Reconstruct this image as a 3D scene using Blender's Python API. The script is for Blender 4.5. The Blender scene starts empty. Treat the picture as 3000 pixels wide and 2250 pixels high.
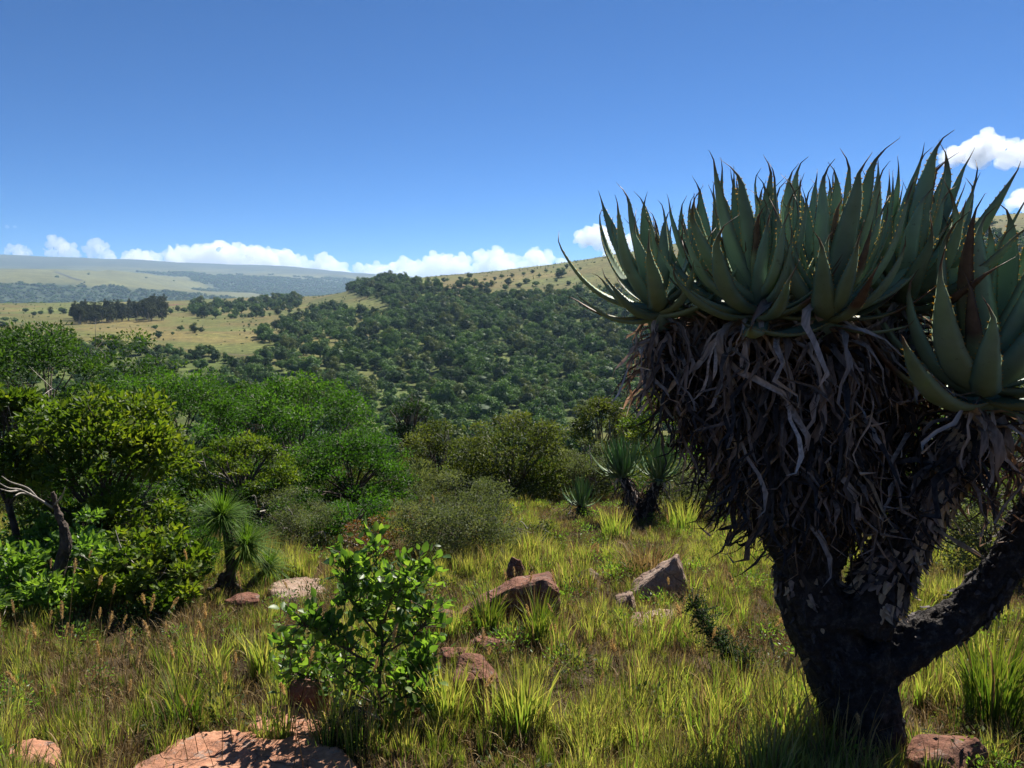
import bpy, bmesh, math, random
import numpy as np
from mathutils import Vector, Matrix, Euler
random.seed(7)
RNG = np.random.default_rng(11)
SC = bpy.context.scene
COL = SC.collection
PI = math.pi
R = math.radians

# ------------------------------------------------------------------ camera, sky, sun, exposure
EYE = 1.65
PITCH = R(6.8)
FPX = 2224.0                      # focal length in pixels of the 3000 px wide photograph
cam_d = bpy.data.cameras.new('camera')
cam_d.sensor_width = 36.0
cam_d.lens = FPX / 3000.0 * 36.0
cam_d.clip_start = 0.05
cam_d.clip_end = 60000
cam = bpy.data.objects.new('camera', cam_d)
COL.objects.link(cam)
cam.location = (0, 0, EYE)
cam.rotation_euler = (PI / 2 - PITCH, 0, 0)
SC.camera = cam

SUN_EL, SUN_AZ = R(47), R(27)     # azimuth measured from the view direction (+Y) towards +X
world = bpy.data.worlds.new('World')
SC.world = world
world.use_nodes = True
wn = world.node_tree
bg = wn.nodes['Background']
sky = wn.nodes.new('ShaderNodeTexSky')
sky.sky_type = 'NISHITA'
sky.sun_disc = False
sky.sun_elevation = SUN_EL
sky.sun_rotation = SUN_AZ
sky.altitude = 1500
sky.air_density = 0.6
sky.dust_density = 0.0
sky.ozone_density = 6.0
tint = wn.nodes.new('ShaderNodeMix'); tint.data_type = 'RGBA'; tint.blend_type = 'MULTIPLY'
tint.inputs[0].default_value = 1.0; tint.inputs[7].default_value = (0.265, 0.585, 0.82, 1)      # deep blue of dry upland air
wn.links.new(sky.outputs[0], tint.inputs[6]); wn.links.new(tint.outputs[2], bg.inputs[0])
bg.inputs[1].default_value = 0.069

sl = bpy.data.lights.new('sun', 'SUN')
sl.energy = 5.0
sl.angle = R(0.53)
sl.color = (1.0, 0.94, 0.84)
so = bpy.data.objects.new('sun', sl)
COL.objects.link(so)
sdir = Vector((math.sin(SUN_AZ) * math.cos(SUN_EL), math.cos(SUN_AZ) * math.cos(SUN_EL), math.sin(SUN_EL)))
so.rotation_euler = sdir.to_track_quat('Z', 'Y').to_euler()
so.location = (0, 0, 40)

SC.view_settings.view_transform = 'Standard'
SC.view_settings.look = 'None'
SC.view_settings.exposure = 1.10
SC.view_settings.gamma = 1.0
SC.view_settings.use_curve_mapping = False
SC.render.engine = 'CYCLES'
cy = SC.cycles
cy.max_bounces = 10
cy.diffuse_bounces = 3
cy.glossy_bounces = 2
cy.transmission_bounces = 4
cy.transparent_max_bounces = 8
cy.volume_bounces = 9
cy.use_denoising = True
cy.caustics_reflective = False
cy.caustics_refractive = False

# ------------------------------------------------------------------ helpers: pixels to points
def ray(px, py):
    u = (px - 1500.0) / FPX
    v = (1125.0 - py) / FPX
    return (u, math.cos(PITCH) + v * math.sin(PITCH), -math.sin(PITCH) + v * math.cos(PITCH))
def P(px, py, Y):
    d = ray(px, py)
    t = Y / d[1]
    return Vector((d[0] * t, Y, EYE + d[2] * t))
def to_px(x, y, z):
    zc = z - EYE
    dep = y * math.cos(PITCH) - zc * math.sin(PITCH)
    up = y * math.sin(PITCH) + zc * math.cos(PITCH)
    dep = np.where(dep < 0.01, 0.01, dep)
    return 1500 + FPX * x / dep, 1125 - FPX * up / dep

# ------------------------------------------------------------------ helpers: noise
def _hash(ix, iy, seed):
    h = (ix.astype(np.int64) * 374761393 + iy.astype(np.int64) * 668265263 + seed * 1442695041) & 0x7fffffff
    h = ((h ^ (h >> 13)) * 1274126177) & 0x7fffffff
    return ((h ^ (h >> 16)) & 0xffff) / 65535.0
def vnoise(x, y, seed=0):
    x = np.asarray(x, float); y = np.asarray(y, float)
    ix = np.floor(x); iy = np.floor(y)
    fx = x - ix; fy = y - iy
    fx = fx * fx * (3 - 2 * fx); fy = fy * fy * (3 - 2 * fy)
    a = _hash(ix, iy, seed); b = _hash(ix + 1, iy, seed)
    c = _hash(ix, iy + 1, seed); d = _hash(ix + 1, iy + 1, seed)
    return (a + (b - a) * fx) * (1 - fy) + (c + (d - c) * fx) * fy
def fbm(x, y, seed=0, octs=4):
    s = 0.0; a = 0.5; t = 0
    for o in range(octs):
        s = s + a * vnoise(np.asarray(x) * 2 ** o + 17.3 * o, np.asarray(y) * 2 ** o - 9.1 * o, seed + o)
        t += a; a *= 0.5
    return s / t * 2 - 1
def sstep(a, b, x):
    t = np.clip((np.asarray(x, float) - a) / (b - a), 0, 1)
    return t * t * (3 - 2 * t)
def unit(v):
    return v / np.maximum(np.linalg.norm(v, axis=-1, keepdims=True), 1e-9)

# ------------------------------------------------------------------ helpers: meshes and objects
def make_mesh(name, V, F, mats=(), midx=None, smooth=False, attrs=None):
    """V (n,3); F = list of index arrays (k,3) or (k,4); midx = list of material indices per array"""
    me = bpy.data.meshes.new(name)
    V = np.asarray(V, np.float32)
    F = [np.asarray(f, np.int32) for f in F if len(f)]
    me.vertices.add(len(V)); me.vertices.foreach_set('co', V.ravel())
    loops = np.concatenate([f.ravel() for f in F])
    sizes = np.concatenate([np.full(len(f), f.shape[1], np.int32) for f in F])
    starts = np.concatenate([[0], np.cumsum(sizes)[:-1]]).astype(np.int32)
    me.loops.add(len(loops)); me.loops.foreach_set('vertex_index', loops)
    me.polygons.add(len(sizes)); me.polygons.foreach_set('loop_start', starts)
    try:
        me.polygons.foreach_set('loop_total', sizes)
    except Exception:
        pass
    if midx is not None:
        mi = np.concatenate([np.full(len(f), m, np.int32) if np.isscalar(m) else np.asarray(m, np.int32) for f, m in zip(F, midx)])
        me.polygons.foreach_set('material_index', mi)
    me.polygons.foreach_set('use_smooth', np.full(len(sizes), bool(smooth)))
    for m in mats:
        me.materials.append(m)
    if attrs:
        for k, a in attrs.items():
            a = np.asarray(a, np.float32)
            if a.ndim == 1:
                at = me.attributes.new(k, 'FLOAT', 'POINT'); at.data.foreach_set('value', a)
            else:
                at = me.attributes.new(k, 'FLOAT_COLOR', 'POINT')
                if a.shape[1] == 3:
                    a = np.concatenate([a, np.ones((len(a), 1), np.float32)], 1)
                at.data.foreach_set('color', a.ravel())
    me.update(calc_edges=True)
    me.validate()
    return me
def obj(name, me, parent=None, loc=None, rot=None, scale=None, kind=None):
    o = bpy.data.objects.new(name, me)
    COL.objects.link(o)
    if parent is not None: o.parent = parent
    if loc is not None: o.location = loc
    if rot is not None: o.rotation_euler = rot
    if scale is not None: o.scale = scale if hasattr(scale, '__len__') else (scale,) * 3
    if kind: o['kind'] = kind
    return o
def tag(o, label, cat=None, group=None, kind=None):
    o['label'] = label
    if cat: o['category'] = cat
    if group: o['group'] = group
    if kind: o['kind'] = kind
    return o
def thing(name, label, cat, loc=(0, 0, 0), group=None, rotz=0):
    o = bpy.data.objects.new(name, None)
    COL.objects.link(o)
    o.empty_display_size = 0.1
    o.location = loc; o.rotation_euler = (0, 0, rotz)
    return tag(o, label, cat, group)

class Geo:
    """collects vertices, faces and attributes"""
    def __init__(s):
        s.V = []; s.F = []; s.M = []; s.A = {}; s.n = 0
    def add(s, V, F, m=0, **attrs):
        V = np.asarray(V, float)
        s.V.append(V)
        for f in (F if isinstance(F, list) else [F]):
            if len(f):
                s.F.append(np.asarray(f) + s.n); s.M.append(m)
        for k, a in attrs.items():
            a = np.full(len(V), a, float) if np.isscalar(a) else np.asarray(a, float)
            s.A.setdefault(k, []).append((s.n, a))
        s.n += len(V)
    def mesh(s, name, mats, smooth=False):
        at = {}
        for k, lst in s.A.items():
            a = np.zeros(s.n)
            for st, v in lst: a[st:st + len(v)] = v
            at[k] = a
        return make_mesh(name, np.concatenate(s.V), s.F, mats, s.M, smooth, at)

def tube(pts, rad, n=7, cap=True):
    pts = np.asarray([tuple(p) for p in pts], float); k = len(pts)
    rad = np.broadcast_to(np.asarray(rad, float), (k,))
    T = np.gradient(pts, axis=0); T = unit(T)
    up = np.array([0, 0, 1.0]) if abs(T[0][2]) < 0.9 else np.array([1.0, 0, 0])
    N = unit(np.cross(T, up)); 
    for i in range(1, k):
        v = N[i - 1] - T[i] * np.dot(N[i - 1], T[i]); N[i] = v / max(np.linalg.norm(v), 1e-9)
    B = np.cross(T, N)
    a = np.arange(n) * 2 * PI / n
    ring = np.cos(a)[None, :, None] * N[:, None, :] + np.sin(a)[None, :, None] * B[:, None, :]
    V = (pts[:, None, :] + ring * rad[:, None, None]).reshape(-1, 3)
    i = np.arange(k - 1)[:, None] * n; j = np.arange(n)[None, :]; jn = (j + 1) % n
    F = np.stack([i + j, i + jn, i + n + jn, i + n + j], -1).reshape(-1, 4)
    if cap:
        V = np.concatenate([V, pts[[0, -1]]])
        c0 = k * n; jj = np.arange(n); j2 = (jj + 1) % n
        F3 = np.concatenate([np.stack([np.full(n, c0), j2, jj], -1), np.stack([np.full(n, c0 + 1), (k - 1) * n + jj, (k - 1) * n + j2], -1)])
        return V, [F, F3]
    return V, [F]
def smooth_path(ctrl, m=6):
    c = np.asarray([tuple(p) for p in ctrl], float)
    if len(c) < 3: return np.array([c[0] + (c[-1] - c[0]) * t for t in np.linspace(0, 1, m + 1)])
    q = np.concatenate([[2 * c[0] - c[1]], c, [2 * c[-1] - c[-2]]]); out = []
    for i in range(1, len(q) - 2):
        p0, p1, p2, p3 = q[i - 1], q[i], q[i + 1], q[i + 2]
        for t in np.arange(m) / m:
            out.append(0.5 * (2 * p1 + (p2 - p0) * t + (2 * p0 - 5 * p1 + 4 * p2 - p3) * t * t + (3 * p1 - p0 - 3 * p2 + p3) * t ** 3))
    out.append(c[-1]); return np.array(out)

# leaf templates: columns along, side, normal
LEAF4 = (np.array([[0, 0, 0], [.5, .5, .06], [1, 0, -.08], [.5, -.5, .06]]), np.array([[0, 2, 1], [0, 3, 2]]))
LEAF6 = (np.array([[0, 0, 0], [.35, .5, .10], [.72, .38, .08], [1, 0, -.10], [.72, -.38, .08], [.35, -.5, .10], [.5, 0, 0]]),
         np.array([[0, 6, 1], [1, 6, 2], [2, 6, 3], [3, 6, 4], [4, 6, 5], [5, 6, 0]]))
def leaves(C, D, N, L, W, tmpl=LEAF4):
    """C,D,N (n,3); L,W (n,)"""
    tv, tf = tmpl
    D = unit(D); S = unit(np.cross(N, D)); N2 = np.cross(D, S)
    V = (C[:, None, :] + (tv[None, :, 0, None] * L[:, None, None]) * D[:, None, :]
         + (tv[None, :, 1, None] * W[:, None, None]) * S[:, None, :] + (tv[None, :, 2, None] * L[:, None, None]) * N2[:, None, :])
    n = len(C); k = len(tv)
    F = (tf[None] + (np.arange(n) * k)[:, None, None]).reshape(-1, 3)
    return V.reshape(-1, 3), F, np.repeat(RNG.random(n), k)
def rdir(n, up=0.0):
    v = RNG.normal(size=(n, 3)); v = unit(v); v[:, 2] += up
    return unit(v)

# ------------------------------------------------------------------ materials
def new_mat(name):
    m = bpy.data.materials.new(name); m.use_nodes = True
    nt = m.node_tree; nt.nodes.clear()
    out = nt.nodes.new('ShaderNodeOutputMaterial')
    return m, nt, out
def ramp(nt, stops, src=None):
    r = nt.nodes.new('ShaderNodeValToRGB')
    el = r.color_ramp.elements
    while len(el) < len(stops): el.new(0.5)
    for e, (p, c) in zip(el, stops):
        e.position = p; e.color = (*c, 1)
    if src is not None: nt.links.new(src, r.inputs[0])
    return r.outputs[0]
def attr(nt, name, out='Fac'):
    a = nt.nodes.new('ShaderNodeAttribute'); a.attribute_name = name
    return a.outputs[out]
def noise(nt, scale, detail=4, coord='Position', rough=0.6):
    n = nt.nodes.new('ShaderNodeTexNoise'); n.inputs['Scale'].default_value = scale
    n.inputs['Detail'].default_value = detail; n.inputs['Roughness'].default_value = rough
    if coord == 'Position':
        g = nt.nodes.new('ShaderNodeNewGeometry'); nt.links.new(g.outputs['Position'], n.inputs['Vector'])
    else:
        g = nt.nodes.new('ShaderNodeTexCoord'); nt.links.new(g.outputs[coord], n.inputs['Vector'])
    return n.outputs['Fac']
def mixc(nt, fac, a, b, mode='MIX'):
    m = nt.nodes.new('ShaderNodeMix'); m.data_type = 'RGBA'; m.blend_type = mode
    for s, v in ((0, fac), (6, a), (7, b)):
        if hasattr(v, 'is_output'): nt.links.new(v, m.inputs[s])
        elif s == 0: m.inputs[0].default_value = v
        else: m.inputs[s].default_value = (*v, 1)
    return m.outputs[2]
def math_n(nt, op, a, b=None, clamp=False):
    m = nt.nodes.new('ShaderNodeMath'); m.operation = op; m.use_clamp = clamp
    for i, v in enumerate((a, b)):
        if v is None: continue
        if hasattr(v, 'is_output'): nt.links.new(v, m.inputs[i])
        else: m.inputs[i].default_value = v
    return m.outputs[0]
def bump(nt, h, dist=0.01, strength=1.0):
    b = nt.nodes.new('ShaderNodeBump'); b.inputs['Distance'].default_value = dist; b.inputs['Strength'].default_value = strength
    nt.links.new(h, b.inputs['Height']); return b.outputs[0]
def princ(nt, col, rough=0.6, normal=None, spec=0.4):
    p = nt.nodes.new('ShaderNodeBsdfPrincipled')
    if hasattr(col, 'is_output'): nt.links.new(col, p.inputs['Base Color'])
    else: p.inputs['Base Color'].default_value = (*col, 1)
    if hasattr(rough, 'is_output'): nt.links.new(rough, p.inputs['Roughness'])
    else: p.inputs['Roughness'].default_value = rough
    p.inputs['Specular IOR Level'].default_value = spec
    if normal is not None: nt.links.new(normal, p.inputs['Normal'])
    return p.outputs[0]
def foliage_mat(name, stops, transl=0.4, tcol=(1.5, 1.35, 0.55), rough=0.5, spec=0.35, patch=0.35, pscale=0.6, tip=None):
    m, nt, out = new_mat(name)
    c = ramp(nt, stops, attr(nt, 'rnd'))
    nz = noise(nt, pscale, 2)
    v = math_n(nt, 'MULTIPLY_ADD', nz, 2 * patch); nt.nodes[-1].inputs[2].default_value = 1 - patch
    hsv = nt.nodes.new('ShaderNodeHueSaturation'); nt.links.new(v, hsv.inputs['Value']); nt.links.new(c, hsv.inputs['Color'])
    c = hsv.outputs[0]
    if tip is not None:
        c = mixc(nt, ramp(nt, [(0.5, (0, 0, 0)), (1.0, (1, 1, 1))], attr(nt, 't')), c, tip)
    p = princ(nt, c, rough, spec=spec)
    t = nt.nodes.new('ShaderNodeBsdfTranslucent')
    nt.links.new(mixc(nt, 1.0, c, tcol, 'MULTIPLY'), t.inputs[0])
    mx = nt.nodes.new('ShaderNodeMixShader'); mx.inputs[0].default_value = transl
    nt.links.new(p, mx.inputs[1]); nt.links.new(t.outputs[0], mx.inputs[2])
    nt.links.new(mx.outputs[0], out.inputs[0])
    return m
def simple_mat(name, stops, nscale=8, rough=0.8, bscale=None, bdist=0.01, spec=0.3, coord='Position', detail=6):
    m, nt, out = new_mat(name)
    c = ramp(nt, stops, noise(nt, nscale, detail, coord))
    nrm = bump(nt, noise(nt, bscale, 6, coord), bdist) if bscale else None
    nt.links.new(princ(nt, c, rough, nrm, spec), out.inputs[0])
    return m

M = {}
M['tree_dark'] = foliage_mat('tree_dark', [(0, (.016, .040, .010)), (.6, (.044, .094, .020)), (1, (.100, .155, .034))], .42, (1.5, 1.6, .5), .55, .22, pscale=.7)
M['tree_bright'] = foliage_mat('tree_bright', [(0, (.018, .050, .010)), (.6, (.050, .115, .018)), (1, (.105, .180, .034))], .46, (1.5, 1.7, .5), .55, .22, pscale=.7)
M['tree_olive'] = foliage_mat('tree_olive', [(0, (.024, .038, .012)), (.6, (.075, .100, .028)), (1, (.155, .170, .050))], .42, (1.5, 1.5, .55), .55, .22, pscale=.8)
M['tree_grey'] = foliage_mat('tree_grey', [(0, (.065, .085, .040)), (.6, (.115, .140, .066)), (1, (.180, .195, .095))], .38, (1.35, 1.4, .6), .6, .2, pscale=1.0)
M['tree_yellow'] = foliage_mat('tree_yellow', [(0, (.028, .058, .010)), (.5, (.080, .130, .018)), (1, (.190, .215, .032))], .48, (1.5, 1.55, .45), .5, .28)
M['tree_red'] = foliage_mat('tree_red', [(0, (.10, .08, .02)), (.6, (.16, .10, .03)), (1, (.24, .07, .03))], .4, (1.4, 1.1, .5))
M['bush_leaf'] = foliage_mat('bush_leaf', [(0, (.060, .125, .030)), (.6, (.105, .190, .045)), (1, (.165, .250, .060))], .55, (1.7, 1.7, .5), .42, .4, .15, 3.0)
M['sprig'] = foliage_mat('sprig', [(0, (.018, .040, .014)), (1, (.045, .085, .028))], .3, (1.4, 1.5, .6), .6, .15, pscale=2)
M['hill_olive'] = foliage_mat('hill_olive', [(0, (.045, .070, .018)), (.6, (.095, .130, .036)), (1, (.165, .195, .060))], .25, (1.4, 1.4, .55), .65, .15, .45, .045)
M['hill_dark'] = foliage_mat('hill_dark', [(0, (.018, .045, .016)), (.6, (.042, .090, .026)), (1, (.085, .140, .042))], .2, (1.4, 1.5, .55), .65, .15, .45, .045)
M['hill_tree'] = foliage_mat('hill_tree', [(0, (.036, .084, .022)), (.6, (.086, .162, .040)), (1, (.155, .235, .062))], .22, (1.4, 1.5, .55), .65, .15, .55, .045)
M['plantation'] = foliage_mat('plantation', [(0, (.018, .028, .012)), (.7, (.040, .054, .022)), (1, (.090, .098, .046))], .2, rough=.7, spec=.1, pscale=.05)
M['grass'] = foliage_mat('grass', [(0, (.095, .175, .032)), (.45, (.155, .240, .046)), (.75, (.235, .290, .070)), (1, (.42, .36, .17))], .50, (1.45, 1.5, .6), .6, .2, .35, .8, tip=(.34, .30, .11))
M['grass_dark'] = foliage_mat('grass_dark', [(0, (.050, .105, .020)), (.7, (.090, .155, .028)), (1, (.18, .205, .05))], .46, (1.45, 1.45, .5), .55, .25, .25, .9, tip=(.15, .16, .04))
M['straw'] = foliage_mat('straw', [(0, (.12, .080, .038)), (.6, (.23, .165, .075)), (1, (.38, .29, .15))], .34, (1.2, 1.1, .8), .7, .12, .3, 1.2)
M['litter'] = foliage_mat('litter', [(0, (.045, .030, .018)), (.6, (.095, .065, .036)), (1, (.19, .135, .075))], .15, (1.2, 1.1, .8), .85, .08, .3, 1.2)
M['bark'] = simple_mat('bark', [(.3, (.035, .026, .020)), (.7, (.13, .10, .08))], 14, .9, 40, .01)
M['bark_pale'] = simple_mat('bark_pale', [(.3, (.16, .14, .12)), (.7, (.42, .38, .33))], 20, .8, 50, .004)

def rock_mat(name, a, b, c, lichen=0.3):
    m, nt, out = new_mat(name)
    base = ramp(nt, [(.25, a), (.5, b), (.75, c)], noise(nt, 5.5, 8, rough=.65))
    fine = ramp(nt, [(.3, (.55, .53, .52)), (.7, (1.25, 1.2, 1.15))], noise(nt, 46, 6, rough=.75))
    base = mixc(nt, 1.0, base, fine, 'MULTIPLY')
    li = ramp(nt, [(.56, (0, 0, 0)), (.62, (1, 1, 1))], noise(nt, 17, 6, rough=.7))
    base = mixc(nt, math_n(nt, 'MULTIPLY', li, lichen * 1.6), base, (.27, .25, .22))
    dk = ramp(nt, [(.50, (0, 0, 0)), (.68, (1, 1, 1))], noise(nt, 3.1, 8, rough=.7))
    base = mixc(nt, math_n(nt, 'MULTIPLY', dk, .6), base, (.075, .055, .048))
    # cracks
    g = nt.nodes.new('ShaderNodeNewGeometry'); w = nt.nodes.new('ShaderNodeMix'); w.data_type = 'VECTOR'; w.inputs[0].default_value = .22
    nn = nt.nodes.new('ShaderNodeTexNoise'); nn.inputs['Scale'].default_value = 5; nt.links.new(g.outputs['Position'], nn.inputs['Vector'])
    nt.links.new(g.outputs['Position'], w.inputs[4]); nt.links.new(nn.outputs['Color'], w.inputs[5])
    vo = nt.nodes.new('ShaderNodeTexVoronoi'); vo.feature = 'DISTANCE_TO_EDGE'; vo.inputs['Scale'].default_value = 3.2; nt.links.new(w.outputs[1], vo.inputs['Vector'])
    ck = ramp(nt, [(.0, (1, 1, 1)), (.016, (0, 0, 0))], vo.outputs['Distance'])
    base = mixc(nt, math_n(nt, 'MULTIPLY', ck, .4), base, (.05, .032, .025))
    h = math_n(nt, 'ADD', noise(nt, 30, 10, rough=.72), math_n(nt, 'MULTIPLY', noise(nt, 7, 6), 2.0))
    h = math_n(nt, 'SUBTRACT', h, math_n(nt, 'MULTIPLY', ck, .8))
    nt.links.new(princ(nt, base, .9, bump(nt, h, .016, .9), .2), out.inputs[0])
    return m
M['rock_red'] = rock_mat('rock_red', (.30, .14, .085), (.44, .22, .135), (.55, .33, .22), .35)
M['rock_brown'] = rock_mat('rock_brown', (.13, .062, .042), (.22, .105, .07), (.32, .18, .13), .25)
M['rock_pale'] = rock_mat('rock_pale', (.22, .135, .095), (.31, .22, .17), (.42, .34, .28), .3)

# ------------------------------------------------------------------ terrain
NEAR = [(22, -4.3), (40, -9.5), (70, -17.0), (110, -27.0), (138, -31.0)]
COLS = {
 -700: [(175, 1230), (230, 1110), (300, 1003), (420, 950), (600, 912), (850, 884), (1000, 900), (1500, 940), (2200, 892), (2500, 835), (2850, 806), (3500, 795), (4200, 802), (5000, 775), (6500, 735), (8900, 800)],
 0:    [(175, 1230), (230, 1110), (300, 1003), (420, 952), (600, 915), (850, 886), (1000, 900), (1500, 940), (2200, 892), (2500, 825), (2850, 803), (3500, 791), (4200, 800), (5000, 775), (6500, 744), (8900, 800)],
 400:  [(170, 1240), (230, 1120), (290, 1012), (420, 957), (600, 915), (850, 884), (1000, 898), (1500, 940), (2200, 892), (2500, 838), (2850, 815), (3400, 799), (4000, 806), (5000, 785), (6500, 759), (8900, 800)],
 620:  [(165, 1240), (230, 1120), (270, 1040), (400, 962), (600, 908), (850, 874), (1000, 890), (1500, 920), (2200, 885), (2500, 864), (2900, 850), (3300, 858), (3900, 820), (4300, 800), (5000, 796), (6500, 771), (8900, 810)],
 850:  [(160, 1250), (210, 1150), (245, 1065), (380, 965), (600, 897), (850, 867), (1000, 880), (1500, 900), (2500, 890), (3300, 866), (3900, 818), (4300, 808), (5000, 797), (6500, 779), (8900, 810)],
 1000: [(150, 1270), (210, 1150), (260, 1062), (380, 955), (500, 895), (620, 858), (750, 862), (1000, 880), (1500, 900), (2500, 885), (3300, 870), (3900, 828), (4400, 815), (5000, 806), (6500, 796), (8900, 815)],
 1110: [(150, 1280), (220, 1130), (300, 1015), (400, 930), (480, 870), (560, 832), (620, 820), (700, 826), (1000, 850), (1500, 870), (2500, 870), (3500, 850), (4500, 820), (6500, 803), (8900, 820)],
 1250: [(150, 1290), (220, 1120), (320, 985), (420, 895), (500, 840), (600, 815), (680, 810), (760, 816), (1000, 840), (2000, 850), (6500, 815), (8900, 830)],
 1450: [(150, 1290), (220, 1120), (330, 960), (430, 870), (500, 832), (600, 804), (680, 793), (800, 800), (1200, 830), (6500, 850), (8900, 870)],
 1700: [(150, 1290), (220, 1110), (330, 950), (430, 860), (500, 812), (580, 772), (640, 761), (760, 775), (1200, 820), (6500, 850), (8900, 870)],
 2000: [(150, 1280), (220, 1095), (330, 920), (430, 820), (520, 742), (580, 714), (640, 706), (760, 720), (1200, 780), (6500, 840), (8900, 860)],
 2500: [(150, 1260), (220, 1070), (330, 880), (420, 775), (500, 702), (560, 678), (620, 670), (760, 690), (1200, 760), (6500, 830), (8900, 860)],
 3000: [(150, 1240), (220, 1040), (330, 830), (420, 722), (500, 652), (560, 630), (620, 622), (760, 640), (1200, 720), (6500, 830), (8900, 860)],
 3900: [(150, 1230), (220, 1000), (330, 780), (420, 660), (500, 600), (560, 580), (620, 570), (760, 590), (1200, 690), (6500, 830), (8900, 860)],
}
RINGS = np.concatenate([np.linspace(0.4, 16, 70), np.geomspace(16.4, 9000, 235)])
az_list, prof = [], []
def col_profile(knots_rz):
    r = np.log([k[0] for k in knots_rz]); z = np.array([k[1] for k in knots_rz])
    return np.interp(np.log(RINGS), r, z)
for px, kn in sorted(COLS.items()):
    d = ray(px, 900)
    a = math.atan2(d[0], d[1])
    pts = [(14, -0.16 * 14 * math.cos(a))] + [(r, z) for r, z in NEAR]
    for r, py in kn:
        q = ray(px, py)
        pts.append((r, EYE + r * q[2] / math.hypot(q[0], q[1])))
    az_list.append(a); prof.append(col_profile(pts))
for a in (R(95), R(180), R(265)):
    s = -math.cos(a)
    pts = [(14, -0.16 * 14 * math.cos(a)), (60, 6 * s), (200, 20 * s + 3), (700, 60 + 20 * s), (2000, 80), (9000, 120)]
    az_list.append(a); prof.append(col_profile(pts))
az_list = np.array(az_list); prof = np.array(prof)
az_list = np.concatenate([az_list, [az_list[0] + 2 * PI]]); prof = np.concatenate([prof, prof[:1]])
AZ0 = az_list[0]
front = np.linspace(az_list[0], R(62), 430)
AZS = np.concatenate([front, np.linspace(R(62), AZ0 + 2 * PI, 70)[1:]])
# smooth interpolation across azimuth (blend of linear and a box blur)
ZG = np.stack([np.interp(AZS, az_list, prof[:, i]) for i in range(len(RINGS))])      # rings x az
def blur(a, k, axis):
    pad = [(0, 0), (0, 0)]; pad[axis] = (k, k)
    b = np.pad(a, pad, mode='edge'); c = np.cumsum(b, axis=axis)
    c = np.insert(c, 0, 0, axis=axis)
    n = 2 * k + 1
    return (np.take(c, range(n, c.shape[axis]), axis=axis) - np.take(c, range(0, c.shape[axis] - n), axis=axis)) / n
ZS = blur(blur(ZG, 4, 1), 4, 1)
ZS = blur(ZS, 1, 0)
ZG = ZS
RR, AA = np.meshgrid(RINGS, AZS, indexing='ij')
XX, YY = RR * np.sin(AA), RR * np.cos(AA)
plane = -0.16 * YY
ZG = plane + (ZG - plane) * sstep(12.5, 19, RR)
ZG += 0.035 * fbm(XX * 1.3, YY * 1.3, 3) * sstep(40, 10, RR) + 0.05 * fbm(XX * .5, YY * .5, 31) * sstep(60, 10, RR)
ZG += 1.3 * fbm(XX / 55, YY / 55, 5) * sstep(60, 200, RR) * sstep(1500, 500, RR)
rid = 1 - np.abs(fbm(XX / 420, YY / 900, 9, 4)) * 2
ZG += 16 * (rid - .6) * sstep(1900, 2500, RR) * sstep(7000, 4800, RR) + 6 * fbm(XX / 200, YY / 300, 21) * sstep(1800, 2600, RR)
LOGR = np.log(RINGS)
def ground(x, y):
    x = np.asarray(x, float); y = np.asarray(y, float)
    r = np.maximum(np.hypot(x, y), RINGS[0]); a = np.arctan2(x, y)
    a = np.where(a < AZ0, a + 2 * PI, a)
    fi = np.interp(r, RINGS, np.arange(len(RINGS))); fa = np.interp(a, AZS, np.arange(len(AZS)))
    i = np.clip(fi.astype(int), 0, len(RINGS) - 2); j = np.clip(fa.astype(int), 0, len(AZS) - 2)
    s, t = fi - i, fa - j
    return (ZG[i, j] * (1 - s) + ZG[i + 1, j] * s) * (1 - t) + (ZG[i, j + 1] * (1 - s) + ZG[i + 1, j + 1] * s) * t
def gz(x, y): return float(ground(np.array([x]), np.array([y]))[0])
def on_ground(px, py, lo=1.5, hi=900):
    """the point of the ground seen at a pixel"""
    d = ray(px, py); h = math.hypot(d[0], d[1])
    rs = np.geomspace(lo, hi, 3000)
    zs = EYE + rs * d[2] / h
    g = ground(rs * d[0] / h, rs * d[1] / h)
    k = np.argmax(zs < g)
    r = rs[k]
    return Vector((r * d[0] / h, r * d[1] / h, g[k]))

# wooded areas, drawn on the ground where the photograph shows them
def inpoly(px, py, poly):
    poly = np.asarray(poly, float); n = len(poly); c = np.zeros(px.shape, bool); j = n - 1
    for i in range(n):
        xi, yi = poly[i]; xj, yj = poly[j]
        with np.errstate(divide='ignore', invalid='ignore'):
            c ^= ((yi > py) != (yj > py)) & (px < (xj - xi) * (py - yi) / (yj - yi + 1e-12) + xi)
        j = i
    return c
WOOD = [(1010, 845), (1100, 812), (1210, 828), (1330, 862), (1650, 868), (1850, 872), (2100, 850), (2500, 790), (3000, 690), (4500, 600), (4500, 1700), (700, 1700), (640, 1180), (760, 1120), (930, 1075), (1010, 1000), (1060, 950), (1150, 900)]
EDGE = [(-1800, 985), (0, 1000), (150, 1003), (400, 1018), (640, 1045), (850, 1072), (930, 1080), (760, 1130), (640, 1200), (600, 1700), (-1800, 1700)]
THICK = [(560, 890), (700, 885), (860, 875), (900, 890), (840, 920), (680, 940), (560, 925)]
OPEN2 = [(1000, 900), (1110, 940), (1100, 985), (1010, 1000), (930, 1075), (800, 1085), (760, 990), (860, 930)]
CLEAR = [(1000, 960), (1090, 960), (1090, 1000), (990, 1050), (960, 1045)]
PATCH = [(800, 1160), (960, 1110), (1230, 1130), (1290, 1190), (1180, 1220), (900, 1230)]
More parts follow.
